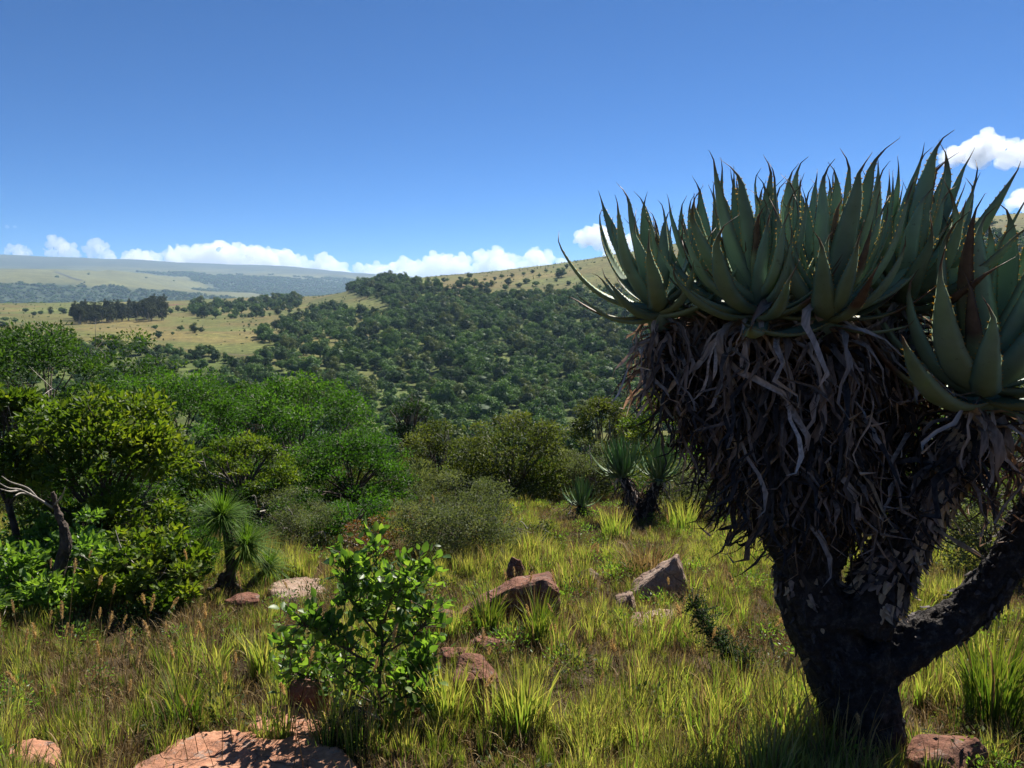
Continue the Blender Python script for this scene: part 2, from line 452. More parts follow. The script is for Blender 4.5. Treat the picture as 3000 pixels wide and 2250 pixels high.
def wood_density(x, y, z, r):
    px, py = to_px(x, y, z)
    px = px + 18 * fbm(x / 14, y / 14, 40); py = py + 9 * fbm(x / 14, y / 14, 44)
    d = np.zeros_like(px)
    d = np.where(inpoly(px, py, EDGE) & (r < 330), 0.42, d)
    d = np.where(inpoly(px, py, OPEN2) & (r < 650), 0.22, d)
    d = np.where(inpoly(px, py, WOOD) & (r < 720), .25 + .75 * (fbm(x / 38, y / 38, 49) > -.28), d)
    d = np.where(inpoly(px, py, CLEAR) & (r < 720), 0.05, d)
    d = np.where(inpoly(px, py, PATCH) & (r < 720), 0.45, d)
    d = np.where(inpoly(px, py, THICK) & (r > 330) & (r < 900), 0.03 + .16 * (fbm(x / 25, y / 25, 48) > .02), d)
    d = np.where((r < 150) & (r > 20), np.maximum(d, 0.8), d)
    return d
x_, y_, z_, r_ = XX.ravel(), YY.ravel(), ZG.ravel(), RR.ravel()
wd = wood_density(x_, y_, z_, r_)
GP = to_px(x_, y_, z_)
def lerp3(a, b, t): return np.asarray(a) * (1 - t[:, None]) + np.asarray(b) * t[:, None]
c = lerp3((.150, .122, .050), (.115, .112, .040), sstep(-.3, .3, fbm(x_ / 60, y_ / 60, 50)))            # dry field grass
c = lerp3((0, 0, 0), (1, 1, 1), np.zeros(len(x_))) + c
green = sstep(-.15, .35, fbm(x_ / 35, y_ / 35, 53)) * .75
c = c * (1 - green[:, None]) + np.array([.095, .120, .036]) * green[:, None]
wf = np.maximum(sstep(.10, .5, wd), inpoly(GP[0], GP[1], EDGE) * (r_ < 330) * (.55 + .35 * fbm(x_ / 12, y_ / 12, 58)))
c = c * (1 - wf[:, None]) + np.array([.080, .108, .032]) * wf[:, None]
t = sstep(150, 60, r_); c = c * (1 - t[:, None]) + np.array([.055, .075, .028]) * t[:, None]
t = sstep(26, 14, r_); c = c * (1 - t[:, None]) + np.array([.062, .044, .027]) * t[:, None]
far = sstep(950, 1300, r_)
slope = np.gradient(ZG, axis=0).ravel() / np.maximum(np.gradient(RR, axis=0).ravel(), .01)
TERR = [(-1800, 780), (-50, 789), (250, 786), (430, 799), (560, 822), (650, 846), (560, 848), (400, 842), (200, 836), (0, 829), (-1800, 820)]
in_terr = inpoly(GP[0], GP[1], TERR) & (r_ > 2400) & (r_ < 4000)
esc = sstep(.055, .12, slope + .05 * fbm(x_ / 90, y_ / 90, 60)) * far * (1 - in_terr)
esc = np.maximum(esc, ((r_ > 3000) & (r_ < 4050) & (GP[0] > 560) & (GP[0] < 1100)) * .85)
cf = lerp3((.125, .125, .058), (.085, .095, .050), sstep(-.3, .4, fbm(x_ / 500, y_ / 500, 63)))
cf = cf * (1 - esc[:, None]) + np.array([.045, .065, .035]) * esc[:, None]
lowv = sstep(2350, 2150, r_) * far
cf = cf * (1 - lowv[:, None]) + np.array([.05, .07, .035]) * lowv[:, None]
gl = sstep(.02, .30, fbm(x_ / 330 + y_ / 900, y_ / 1500, 66, 5)) * sstep(2700, 4200, r_); cf = cf * (1 - .65 * gl[:, None]) + np.array([.030, .040, .028]) * .65 * gl[:, None]
rm = sstep(4300, 5400, r_) * (1 - .75 * sstep(-.05, .25, fbm(x_ / 500, y_ / 800, 68, 4))); cf = cf * (1 - .85 * rm[:, None]) + np.array([.042, .048, .034]) * .85 * rm[:, None]
cf = np.where(in_terr[:, None], np.array([.125, .124, .050]), cf)
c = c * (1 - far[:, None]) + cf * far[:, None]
nr, na = ZG.shape
ii = np.arange(nr - 1)[:, None] * na; jj = np.arange(na - 1)[None, :]
gf = np.stack([ii + jj, ii + na + jj, ii + na + jj + 1, ii + jj + 1], -1).reshape(-1, 4)
gv = np.stack([x_, y_, z_], -1)
cen = len(gv); gv = np.concatenate([gv, [[0, 0, gz(0, 0)]]])
f3 = np.stack([np.full(na - 1, cen), np.arange(na - 1), np.arange(1, na)], -1)
m, nt, out = new_mat('ground')
cc = attr(nt, 'Col', 'Color')
for sc, lo, hi in ((.9, .66, 1.3), (9.0, .7, 1.3), (.05, .8, 1.18), (.28, .62, 1.34), (.012, .78, 1.22)):
    cc = mixc(nt, 1.0, cc, ramp(nt, [(.3, (lo, lo, lo)), (.7, (hi, hi, hi * .96))], noise(nt, sc, 5)), 'MULTIPLY')
hb = noise(nt, 24, 8, rough=.7)
nt.links.new(princ(nt, cc, .95, bump(nt, hb, .02, .7), .1), out.inputs[0])
M['ground'] = m
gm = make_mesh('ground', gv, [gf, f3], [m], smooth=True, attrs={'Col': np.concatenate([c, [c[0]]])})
go = obj('ground', gm); tag(go, 'grassy hillside dropping to a wooded valley with pale field and far ridges', kind='structure')

# ------------------------------------------------------------------ instancing of uncountable growth (geometry nodes)
def instancer(name, label, pts, rotz, scl, idx, protos, tilt=None):
    me = bpy.data.meshes.new(name)
    n = len(pts)
    me.vertices.add(n); me.vertices.foreach_set('co', np.asarray(pts, np.float32).ravel())
    rot = np.zeros((n, 3), np.float32); rot[:, 2] = rotz
    if tilt is not None: rot[:, :2] = tilt
    a = me.attributes.new('rot', 'FLOAT_VECTOR', 'POINT'); a.data.foreach_set('vector', rot.ravel())
    scl = np.asarray(scl, np.float32)
    if scl.ndim == 1: scl = np.repeat(scl[:, None], 3, 1)
    a = me.attributes.new('scl', 'FLOAT_VECTOR', 'POINT'); a.data.foreach_set('vector', np.ascontiguousarray(scl).ravel())
    a = me.attributes.new('idx', 'INT', 'POINT'); a.data.foreach_set('value', np.asarray(idx, np.int32))
    for mm in {mt.name: mt for p in protos for mt in p.materials}.values(): me.materials.append(mm)
    o = obj(name, me); tag(o, label, kind='stuff')
    nt = bpy.data.node_groups.new(name, 'GeometryNodeTree')
    nt.interface.new_socket('Geometry', in_out='INPUT', socket_type='NodeSocketGeometry')
    nt.interface.new_socket('Geometry', in_out='OUTPUT', socket_type='NodeSocketGeometry')
    gi = nt.nodes.new('NodeGroupInput'); gout = nt.nodes.new('NodeGroupOutput')
    ip = nt.nodes.new('GeometryNodeInstanceOnPoints')
    join = nt.nodes.new('GeometryNodeJoinGeometry')
    for p in protos[::-1]:                                   # a joined geometry lists its last link first
        po = bpy.data.objects.new(p.name + '_source', p)
        oi = nt.nodes.new('GeometryNodeObjectInfo'); oi.inputs['Object'].default_value = po
        g2 = nt.nodes.new('GeometryNodeGeometryToInstance')
        nt.links.new(oi.outputs['Geometry'], g2.inputs[0]); nt.links.new(g2.outputs[0], join.inputs[0])
    def na_(nm, ty):
        k = nt.nodes.new('GeometryNodeInputNamedAttribute'); k.data_type = ty; k.inputs[0].default_value = nm
        return [s for s in k.outputs if s.enabled][0]
    e2r = nt.nodes.new('FunctionNodeEulerToRotation')
    nt.links.new(na_('rot', 'FLOAT_VECTOR'), e2r.inputs[0])
    nt.links.new(gi.outputs[0], ip.inputs['Points']); nt.links.new(join.outputs[0], ip.inputs['Instance'])
    ip.inputs['Pick Instance'].default_value = True
    nt.links.new(na_('idx', 'INT'), ip.inputs['Instance Index'])
    nt.links.new(e2r.outputs[0], ip.inputs['Rotation'])
    nt.links.new(na_('scl', 'FLOAT_VECTOR'), ip.inputs['Scale'])
    nt.links.new(ip.outputs[0], gout.inputs[0])
    md = o.modifiers.new('growth', 'NODES'); md.node_group = nt
    return o

# ------------------------------------------------------------------ hillside trees
def hill_tree_mesh(seed, mat, h=1.0, core=True, nc=40, k=34, leaf=.17, puff=.17, out_bias=1.0, jit=.35, shape=(1, 1, .74), lift=.95, bark=None):
    """crown of leaf clumps, unit half width, standing on z=0"""
    global RNG
    keep = RNG; RNG = np.random.default_rng(seed)
    g = Geo()
    d = rdir(nc, .45); rad = .58 + .34 * RNG.random(nc) ** .6
    cen = d * rad[:, None] * np.array(shape) * np.array([1, 1, h]) + np.array([0, 0, lift * h])
    cen *= np.array([1, 1, 1]) + .09 * RNG.normal(size=(nc, 3))
    off = unit(RNG.normal(size=(nc * k, 3))); off[:, 2] = off[:, 2] * .8 + .12
    pr = puff * (.7 + .7 * RNG.random(nc))
    C = np.repeat(cen, k, 0) + off * (RNG.random(nc * k) ** .35 * np.repeat(pr, k))[:, None]
    nrm = off * out_bias + unit(C - np.array([0, 0, .5 * h])) * .5 * out_bias + RNG.normal(size=C.shape) * jit
    tang = RNG.normal(size=C.shape)
    n_ = len(C)
    V, F, r = leaves(C, tang - unit(nrm) * np.sum(tang * unit(nrm), 1)[:, None], nrm, leaf * (.6 + .8 * RNG.random(n_)), leaf * .62 * (.6 + .8 * RNG.random(n_)))
    cl = np.repeat(np.repeat(RNG.random(nc), k), 4)
    g.add(V, F, 0, rnd=np.clip(.55 * r + .45 * cl, 0, 1))
    if core:  # added body in the darkest leaf tone: the crown's inner shade as colour
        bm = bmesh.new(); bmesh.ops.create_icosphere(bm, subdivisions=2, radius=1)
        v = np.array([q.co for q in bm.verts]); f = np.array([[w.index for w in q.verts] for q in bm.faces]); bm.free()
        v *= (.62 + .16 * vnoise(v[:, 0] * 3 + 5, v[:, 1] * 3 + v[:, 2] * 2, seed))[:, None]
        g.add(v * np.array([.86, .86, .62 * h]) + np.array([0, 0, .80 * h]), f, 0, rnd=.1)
    V, F = tube([(0, 0, -.5), (.03, .02, .3 * h), (0, 0, .9 * h)], [.09, .07, .04], 6)
    g.add(V, F, 1, rnd=.5)
    for q in range(0, nc, 5):
        V, F = tube([(0, 0, .35 * h), cen[q] * np.array([.4, .4, .75]), cen[q]], [.045, .03, .012], 4, False); g.add(V, F, 1, rnd=.5)
    me = g.mesh('hill_tree', [mat, M[bark or 'bark']])
    RNG = keep
    return me
hill_protos = [hill_tree_mesh(100 + i, M[('hill_tree', 'hill_dark', 'hill_tree', 'hill_olive', 'hill_tree', 'hill_dark', 'hill_tree')[i]], .80 + .14 * (i % 4), nc=16 + 5 * (i % 3), k=70, puff=.24 + .03 * (i % 4), leaf=.15, out_bias=1.2, jit=.25) for i in range(7)]
tall_protos = [hill_tree_mesh(200 + i, M['plantation'], 1.55 + .2 * i, nc=26 + 6 * i, k=60, puff=.26, shape=(1, 1, .7), lift=1.05, leaf=.17, core=False, bark='bark_pale') for i in range(4)]

def scatter_wood():
    N = 60000
    a = RNG.uniform(R(-46), R(50), N)
    r = np.sqrt(RNG.uniform(0, 1, N) * (740 ** 2 - 70 ** 2) + 70 ** 2)
    x, y = r * np.sin(a), r * np.cos(a); z = ground(x, y)
    d = wood_density(x, y, z, r)
    size = 1.1 + 3.0 * RNG.random(N) ** 1.8 + .7 * (fbm(x / 30, y / 30, 71) + .2)
    size = np.clip(size, .8, 4.2)
    size = np.where(inpoly(*to_px(x, y, z), EDGE), size * .72, size)
    keep = RNG.random(N) < d
    idx = np.nonzero(keep)[0]
    cell = {}; res = []
    for i in idx:
        cx, cyy = int(x[i] // 6), int(y[i] // 6); ok = True
        for dx in (-1, 0, 1):
            for dy in (-1, 0, 1):
                for j in cell.get((cx + dx, cyy + dy), ()):
                    if (x[i] - x[j]) ** 2 + (y[i] - y[j]) ** 2 < (0.63 * (size[i] + size[j])) ** 2: ok = False; break
                if not ok: break
            if not ok: break
        if ok:
            cell.setdefault((cx, cyy), []).append(i); res.append(i)
    res = np.array(res)
    return x[res], y[res], z[res], r[res], size[res]
hx, hy, hz, hr, hs = scatter_wood()
hpx, hpy = to_px(hx, hy, hz + hs)
inview = (hpx > 0) & (hpx < 1950) & (hpy < 1230) & (hpy > 800) & (hr > 120)
score = np.where(inview, hs / hr, -1)
order = np.argsort(-score)
hero = order[:300]; rest = order[300:]
print('wood trees', len(hx))
for i in hero:
    o = obj('hillside_tree', hill_protos[i % 7], loc=(hx[i], hy[i], hz[i] - .1 * hs[i]), rot=(0, 0, RNG.uniform(0, 6.28)), scale=(hs[i], hs[i], hs[i] * RNG.uniform(.8, 1.1)))
    kind_ = ('mid green', 'deep green', 'mid green', 'pale olive', 'mid green', 'deep green', 'mid green')[i % 7]
    tag(o, ('big ' if hs[i] > 2.6 else 'small ') + kind_ + ' bushy tree on the wooded slope across the valley', 'tree', 'trees of the wooded valley slope')
ry = RNG.uniform(.8, 1.15, len(rest))
instancer('distant_bushland', 'dense dark green bushland covering the far valley slopes',
          np.stack([hx[rest], hy[rest], hz[rest] - .1 * hs[rest]], -1), RNG.uniform(0, 6.28, len(rest)),
          np.stack([hs[rest], hs[rest], hs[rest] * ry], -1), rest % 7, hill_protos)

# single bushes on the field and along the ridge
field_px = [(455, 965, 1.6), (465, 990, 2.2), (530, 968, 1.5), (570, 975, 2.4), (505, 980, .9), (590, 972, 1.6), (790, 1003, 3.0), (825, 1030, 1.8), (840, 1022, 1.6), (900, 1010, 2.2), (905, 990, 2.0),
            (765, 1040, 2.0), (780, 1052, 2.4), (730, 955, .9), (75, 915, 2.2), (100, 925, 1.6), (120, 922, 1.8), (150, 920, 2.4), (180, 912, 2.6), (190, 920, 2.2), (45, 945, 1.5), (15, 940, 2.0), (8, 960, 2.2), (500, 920, 2.2), (520, 912, 2.4), (540, 915, 2.6),
            (580, 930, 1.5), (825, 935, 1.8), (850, 925, 1.6), (870, 940, 2.2), (880, 932, 1.8), (900, 915, 2.0), (960, 905, 2.6), (990, 905, 2.4), (1010, 912, 2.2), (940, 945, 2.0), (950, 960, 1.6), (40, 1000, 1.8), (20, 1003, 2.2),
            (860, 1045, 1.6), (890, 1040, 2.0), (870, 1070, 2.2), (930, 985, 2.6), (960, 970, 2.2), (210, 1010, 1.6), (480, 1022, .7), (660, 880, 1.6), (690, 882, 1.3), (710, 880, 1.5)]
ridge_px = [(1365, 838, 4.6), (1345, 845, 3.6), (1390, 842, 3.4), (1410, 848, 3.0), (1425, 840, 2.8), (1300, 826, 2.0), (1310, 824, 1.8), (1225, 830, 1.6), (1450, 822, 1.8), (1470, 815, 1.8), (1500, 812, 2.0), (1535, 805, 1.8), (1560, 800, 1.8), (1600, 797, 1.7),
            (1635, 792, 1.6), (1660, 786, 2.2), (1645, 812, 3.4), (1635, 814, 2.6), (1540, 830, 3.0), (1490, 835, 2.6), (1580, 812, 1.6), (1700, 790, 1.4), (1350, 822, 2.2), (1375, 815, 2.6), (1440, 838, 2.4), (1630, 825, 1.4), (1665, 835, 1.8), (1690, 800, 1.2), (1420, 822, 1.5), (1520, 842, 2.2),
            (2850, 665, 2.0), (2880, 680, 2.6), (2905, 660, 2.2), (2960, 670, 2.0), (2830, 690, 2.4), (1570, 838, 2.4), (1610, 850, 2.2), (1480, 850, 2.4), (1330, 855, 2.6), (1290, 845, 2.2)]
def lone(pxs, label, group, cut):
    for i, (a, b, s) in enumerate(pxs):
        q = on_ground(a, b, 150)
        o = obj('lone_bush', hill_protos[i % 7], loc=(q.x, q.y, q.z - .1 * s), rot=(0, 0, i * 1.3), scale=(s, s, s * RNG.uniform(.75, 1.0)))
        tag(o, label, 'bush', group)
lone(field_px, 'small dark bush standing alone on the pale grass field', 'bushes scattered over the field', 0)
lone(ridge_px, 'small dark bush on the dry grass of the hill crest', 'bushes along the hill crest', 0)

# plantation of tall dark trees on the field
for i in range(130):
    u = RNG.random(); v = RNG.random()
    px = 218 + 262 * u; py = 952 - 12 * u - 24 * v
    q = on_ground(px, py, 200)
    s = RNG.uniform(2.0, 2.7) * (1.0 + .30 * sstep(.6, .95, u))
    o = obj('plantation_tree', tall_protos[i % 4], loc=(q.x, q.y, q.z - .3), rot=(0, 0, i * 2.1), scale=(s * RNG.uniform(.8, 1.3), s * RNG.uniform(.8, 1.3), s * RNG.uniform(.72, 1.15)))
    tag(o, 'taller ragged tree at the high end of the dark block of trees on the field' if u > .72 else 'dark tree packed in the low part of the block of trees on the field', 'tree', 'block of tall dark trees on the field')

# far escarpment bushland
N = 42000
a = RNG.uniform(R(-42), R(-4), N); r = np.sqrt(RNG.uniform(950 ** 2, 4400 ** 2, N))
x, y = r * np.sin(a), r * np.cos(a); z = ground(x, y)
gr = (ground(x * 1.02, y * 1.02) - z) / (.02 * r)
ppx, ppy = to_px(x, y, z)
ok = (gr + .05 * fbm(x / 90, y / 90, 60) > .085) | ((r < 2250) & (fbm(x / 80, y / 80, 77) > -.1)) | ((r > 3000) & (r < 4050) & (ppx > 560))
ok &= ~(inpoly(ppx, ppy, TERR) & (r > 2400)) & (RNG.random(N) < .75) | (RNG.random(N) < .008)
x, y, z, r = x[ok], y[ok], z[ok], r[ok]
s = RNG.uniform(2.4, 5.0, len(x)) * (1 + r / 6000)
instancer('escarpment_bushland', 'blue green bushland on the far escarpments under the ridge', np.stack([x, y, z - .2 * s], -1), RNG.uniform(0, 6.28, len(x)), np.stack([s, s, s * .7], -1), np.arange(len(x)) % 7, hill_protos)

# low scrub dotted over the open grass
N = 9000
a = RNG.uniform(R(-44), R(46), N); r = np.sqrt(RNG.uniform(190 ** 2, 900 ** 2, N))
x, y = r * np.sin(a), r * np.cos(a); z = ground(x, y)
ppx, ppy = to_px(x, y, z)
ok = (wood_density(x, y, z, r) < .3) & (fbm(x / 45, y / 45, 90) + .5 * RNG.random(N) > .18) & ((ppx > 700) | (RNG.random(N) < .25))
x, y, z = x[ok], y[ok], z[ok]; n = len(x)
instancer('field_scrub', 'low scrub and tall weeds dotted over the open grass slopes', np.stack([x, y, z - .05], -1), RNG.uniform(0, 6.28, n), np.stack([RNG.uniform(.2, .75, n)] * 2 + [RNG.uniform(.15, .6, n)], -1), RNG.integers(0, 7, n), hill_protos)

# dirt tracks and bare red soil draped over the far ground
def strip(name, label, pxs, width, col, lift=.12, lo=150):
    p = smooth_path([on_ground(a_, b_, lo, 5000) for a_, b_ in pxs], 10)
    t_ = unit(np.gradient(p, axis=0)); s_ = np.stack([t_[:, 1], -t_[:, 0], 0 * t_[:, 0]], -1)
    V = []
    for k_ in (-1, -.5, 0, .5, 1):
        q = p + s_ * (width * .5 * k_ * (1 + .3 * np.sin(np.arange(len(p)) * 1.7)))[:, None]; q[:, 2] = ground(q[:, 0], q[:, 1]) + lift - .5 * lift * abs(k_); V.append(q)
    n_ = len(p); i_ = np.arange(4)[:, None] * n_; j_ = np.arange(n_ - 1)[None, :]
    F = np.stack([i_ + j_, i_ + j_ + 1, i_ + n_ + j_ + 1, i_ + n_ + j_], -1).reshape(-1, 4)
    mt = simple_mat(name, [(.3, tuple(np.array(col) * .7)), (.7, tuple(np.array(col) * 1.2))], .6, .95)
    o = obj(name, make_mesh(name, np.concatenate(V), [F], [mt], smooth=True)); tag(o, label, kind='structure')
strip('dirt_track', 'dark sunken track crossing the pale field below the block of trees', [(95, 962), (150, 975), (200, 987), (240, 996)], 1.6, (.055, .045, .03))
strip('dirt_track', 'faint track along the lower edge of the pale field', [(250, 1000), (400, 1010), (560, 1026), (760, 1046)], 1.3, (.10, .085, .045))
strip('dirt_track', 'dark line crossing the far terrace', [(165, 797), (190, 806), (235, 822)], 14, (.05, .055, .035), 1.5, 2300)
strip('bare_soil', 'strip of bare red soil behind the block of trees', [(490, 896), (530, 892), (590, 891)], 9, (.17, .07, .045), .3)

# ------------------------------------------------------------------ near trees and shrubs
LEAF_MESH = {}
def leafy_tree(name, label, cat, cx, cy, w, h, Y, mat, leaf=.05, n=9000, ratio=.55, clumps=60, base=None, trunk_r=.05, tmpl=LEAF4, spread=.15, depth=1.0, bark='bark', shell=.62, group=None, up=.25, twig=True, deadwood=5):
    n = int(n * 1.6); clumps = int(clumps * 1.25)
    c = P(cx, cy, Y)
    k = Y / FPX / ray(cx, cy)[1]
    rx, rz = w * .5 * k, h * .5 * k
    ry = rx * depth
    bx, by = (c.x + RNG.uniform(-.15, .15) * rx, Y) if base is None else (P(base, cy, Y).x, Y)
    if cat in ('shrub', 'bush'): trunk_r *= .6
    g0 = gz(bx, by)
    root = thing(name, label, cat, (bx, by, g0), group)
    o3 = np.array([bx, by, g0])
    cc = np.array(c) - o3
    low = cat in ('shrub', 'bush'); shell = .45 if low else shell
    if low:
        fi = np.arange(clumps) + .5; zf = 1 - 1.7 * fi / clumps; ang = fi * 2.39996
        d = np.stack([np.sqrt(np.maximum(1 - zf * zf, 0)) * np.cos(ang), np.sqrt(np.maximum(1 - zf * zf, 0)) * np.sin(ang), zf], -1) + RNG.normal(size=(clumps, 3)) * .15
    else:
        d = rdir(clumps, .2)
    rad = shell + (1 - shell) * RNG.random(clumps) ** .5
    cen = cc + d * rad[:, None] * np.array([rx, ry, rz])
    cen += RNG.normal(size=cen.shape) * .05 * rx
    cen[:, 2] = np.maximum(cen[:, 2], .10 * rz)
    ns = max(4, clumps // 6); rad_s = RNG.uniform(1.0, 1.18, ns); sh_ = RNG.permutation(clumps)[:ns] if low else np.arange(ns); cen[:ns] = cc + unit(d[sh_] + np.array([0, 0, .35])) * rad_s[:, None] * np.array([rx, ry, rz])
    cr = spread * (rx + rz) * ((.7 + .6 * RNG.random(clumps)) if low else (.45 + 1.0 * RNG.random(clumps) ** 1.5)); cr[:ns] *= .6
    per = np.maximum((n * cr ** 2 / np.sum(cr ** 2)).astype(int), 4)
    rep = np.repeat(np.arange(clumps), per)
    off = RNG.normal(size=(len(rep), 3)); off = unit(off) * (RNG.random(len(rep)) ** .45)[:, None]
    off[:, 2] *= .5
    C = cen[rep] + off * cr[rep][:, None]
    D = unit(off) * .7 + rdir(len(rep), up) * .8
    Nn = rdir(len(rep), .9)
    L = leaf * (.65 + .7 * RNG.random(len(rep)))
    V, F, r = leaves(C, D, Nn, L, L * ratio * (.8 + .4 * RNG.random(len(rep))), tmpl)
    cl = np.repeat(RNG.random(clumps)[rep], len(tmpl[0]))
    rv = np.clip(.45 * r + .55 * cl, 0, 1)
    if tmpl is LEAF6:                                     # large leaves: those on the open side are single parts
        k6 = len(tmpl[0]); Vl = V.reshape(-1, k6, 3)
        pick = np.argsort(C[:, 1] - .6 * C[:, 2] + .25 * RNG.random(len(C)))[:220]
        key = mat.name
        if key not in LEAF_MESH:
            LEAF_MESH[key] = [make_mesh('leaf', tmpl[0] * np.array([1, ratio, 1]), [tmpl[1]], [mat], attrs={'rnd': np.full(k6, (q + .5) / 5)}) for q in range(5)]
        Dn = unit(D); Sn = unit(np.cross(Nn, Dn)); N2 = np.cross(Dn, Sn)
        for q in pick:
            mt = Matrix((tuple(Dn[q]), tuple(Sn[q]), tuple(N2[q]))).transposed()
            obj('leaf', LEAF_MESH[key][int(min(4, rv[q * k6] * 5))], root, loc=tuple(C[q]), rot=mt.to_euler(), scale=float(L[q]))
        m_ = np.ones(len(C), bool); m_[pick] = False
        V = Vl[m_].reshape(-1, 3); rv = rv.reshape(-1, k6)[m_].ravel(); n2 = int(m_.sum())
        F = (tmpl[1][None] + (np.arange(n2) * k6)[:, None, None]).reshape(-1, 3)
    g = Geo(); g.add(V, F, 0, rnd=rv)
    obj('crown', g.mesh('crown', [mat]), root, kind='stuff')
    # trunk and limbs
    g = Geo()
    fork = np.array([cc[0] * .5, cc[1] * .5, max(.18, (cc[2] - rz) * .8 + .25 * rz)])
    V, F = tube(smooth_path([(0, 0, -.12), fork * np.array([.3, .3, .5]) + RNG.normal(size=3) * .02, fork], 4), np.linspace(trunk_r, trunk_r * .75, 9), 8)
    g.add(V, F)
    nl = min(clumps, 26)
    for q in RNG.permutation(clumps)[:nl]:
        e = cen[q]; mid = fork + (e - fork) * .5 + RNG.normal(size=3) * .08 * rx + np.array([0, 0, .06 * rz])
        pth = smooth_path([fork * .96, mid, e], 4)
        V, F = tube(pth, np.linspace(trunk_r * .5, trunk_r * .07, len(pth)), 5)
        g.add(V, F)
        if twig:
            for _ in range(3):
                s = pth[RNG.integers(3, len(pth))]; V, F = tube([s, s + (e - s) * .5 + RNG.normal(size=3) * cr[q] * .4, e + RNG.normal(size=3) * cr[q] * .6], [trunk_r * .12, trunk_r * .08, trunk_r * .04], 4)
                g.add(V, F)
    obj('trunk', g.mesh('trunk', [M[bark]], True), root)
    if deadwood:
        for _ in range(deadwood):
            g = Geo()
            dd = rdir(1, .35)[0]; dd[1] = -abs(dd[1]); e = cc + dd * np.array([rx, ry, rz]) * RNG.uniform(.95, 1.22); s = fork + (e - fork) * .45
            pth = smooth_path([s, s + (e - s) * .5 + RNG.normal(size=3) * .10 * rx, e], 4); V, F = tube(pth, np.linspace(.010, .0025, len(pth)) * (Y / 8), 4); g.add(V, F)
            for _k in range(2):
                q = pth[RNG.integers(3, len(pth) - 1)]; V, F = tube([q, q + unit(e - s) * .12 * rx + RNG.normal(size=3) * .12 * rx], [.004 * Y / 8, .0015 * Y / 8], 3); g.add(V, F)
            obj('dead_twig', g.mesh('dead_twig', [M['bark_pale']], True), root)
    return root

LT = leafy_tree
LT('leafy_tree', 'dark green tree spreading behind the yellow leaved tree by the field edge', 'tree', 140, 1130, 640, 300, 15, M['tree_dark'], .075, 14000, .5, 80)
LT('leafy_tree', 'bright green feathery tree behind the spiky headed plant', 'tree', 520, 1260, 400, 330, 13, M['tree_bright'], .055, 13000, .45, 70)
LT('leafy_tree', 'broad spreading green tree with the widest crown at the valley rim', 'tree', 860, 1270, 460, 290, 17, M['tree_bright'], .07, 13000, .5, 80)
LT('leafy_tree', 'dark round tree beside the broad spreading tree', 'tree', 760, 1230, 260, 220, 20, M['tree_dark'], .08, 8000, .5, 50)
LT('broadleaf_tree', 'tree with large yellow green leaves above the dead snag', 'tree', 290, 1375, 460, 420, 7.6, M['tree_yellow'], .068, 7000, .5, 60, tmpl=LEAF6, trunk_r=.045, up=.5)
LT('broadleaf_tree', 'yellow green leafy branches of the tree beside the bare twigs', 'tree', 10, 1310, 220, 330, 7.4, M['tree_yellow'], .068, 3000, .5, 30, tmpl=LEAF6, trunk_r=.04, up=.5)
LT('leafy_tree', 'small yellow tinged tree in front of the broad spreading tree', 'tree', 705, 1385, 270, 200, 11, M['tree_yellow'], .05, 6500, .5, 45)
LT('leafy_tree', 'bright green bush with dark stem right of the yellow tinged tree', 'tree', 1030, 1400, 340, 260, 13, M['tree_bright'], .055, 9500, .5, 60)
LT('leafy_tree', 'sparse dark tree top standing above the bright green bush', 'tree', 1195, 1235, 130, 150, 22, M['sprig'], .09, 900, .5, 22, trunk_r=.08)
LT('leafy_tree', 'olive green tree on the valley rim left of the twin headed aloe', 'tree', 1500, 1370, 330, 280, 14, M['tree_olive'], .055, 11000, .5, 70)
LT('leafy_tree', 'grey olive tree between the bright green bush and the olive tree', 'tree', 1280, 1370, 220, 260, 16, M['tree_olive'], .055, 7000, .5, 50)
LT('grey_shrub', 'dusty grey green shrub in front of the olive tree', 'shrub', 1340, 1545, 320, 310, 8.6, M['tree_grey'], .032, 15000, .42, 75, trunk_r=.03)
LT('leafy_tree', 'yellow green tree just above the aloe heads', 'tree', 1960, 1255, 270, 200, 18, M['tree_yellow'], .07, 7000, .5, 50)
LT('leafy_tree', 'light green tree left of the aloe heads', 'tree', 1760, 1270, 190, 190, 20, M['tree_olive'], .07, 6000, .5, 45)
LT('grey_shrub', 'silvery shrub just left of the twin headed aloe', 'shrub', 1735, 1385, 170, 170, 14, M['tree_grey'], .045, 4500, .5, 40)
LT('grey_shrub', 'grey green shrub between the twin headed aloe and the big aloe', 'shrub', 2050, 1430, 190, 240, 11.5, M['tree_grey'], .04, 5500, .5, 45)
LT('broadleaf_shrub', 'large leaved green shrub around the dead snag', 'shrub', 140, 1690, 460, 300, 6.2, M['bush_leaf'], .062, 4600, .55, 50, tmpl=LEAF6, trunk_r=.025, up=.6)
LT('broadleaf_shrub', 'large leaved shrub right of the dead snag with yellow tips', 'shrub', 430, 1680, 260, 270, 5.9, M['tree_yellow'], .062, 1900, .6, 28, tmpl=LEAF6, trunk_r=.02, up=.6)
LT('fern_bush', 'feathery bright green bush left of the spiky headed plant', 'bush', 560, 1625, 150, 160, 7.0, M['tree_bright'], .03, 3800, .4, 35, trunk_r=.015)
LT('grey_shrub', 'fine twiggy grey shrub behind the spiky headed plant', 'shrub', 880, 1545, 190, 240, 9.0, M['tree_grey'], .028, 5500, .4, 45, trunk_r=.025)
LT('red_shrub', 'small shrub with reddish yellow leaves left of the dusty grey shrub', 'shrub', 1085, 1590, 170, 130, 8.0, M['tree_red'], .03, 1700, .45, 26, trunk_r=.015)
LT('green_bush', 'low green bush behind the reddish shrub', 'bush', 1030, 1540, 220, 160, 9.5, M['tree_bright'], .04, 4000, .5, 36)
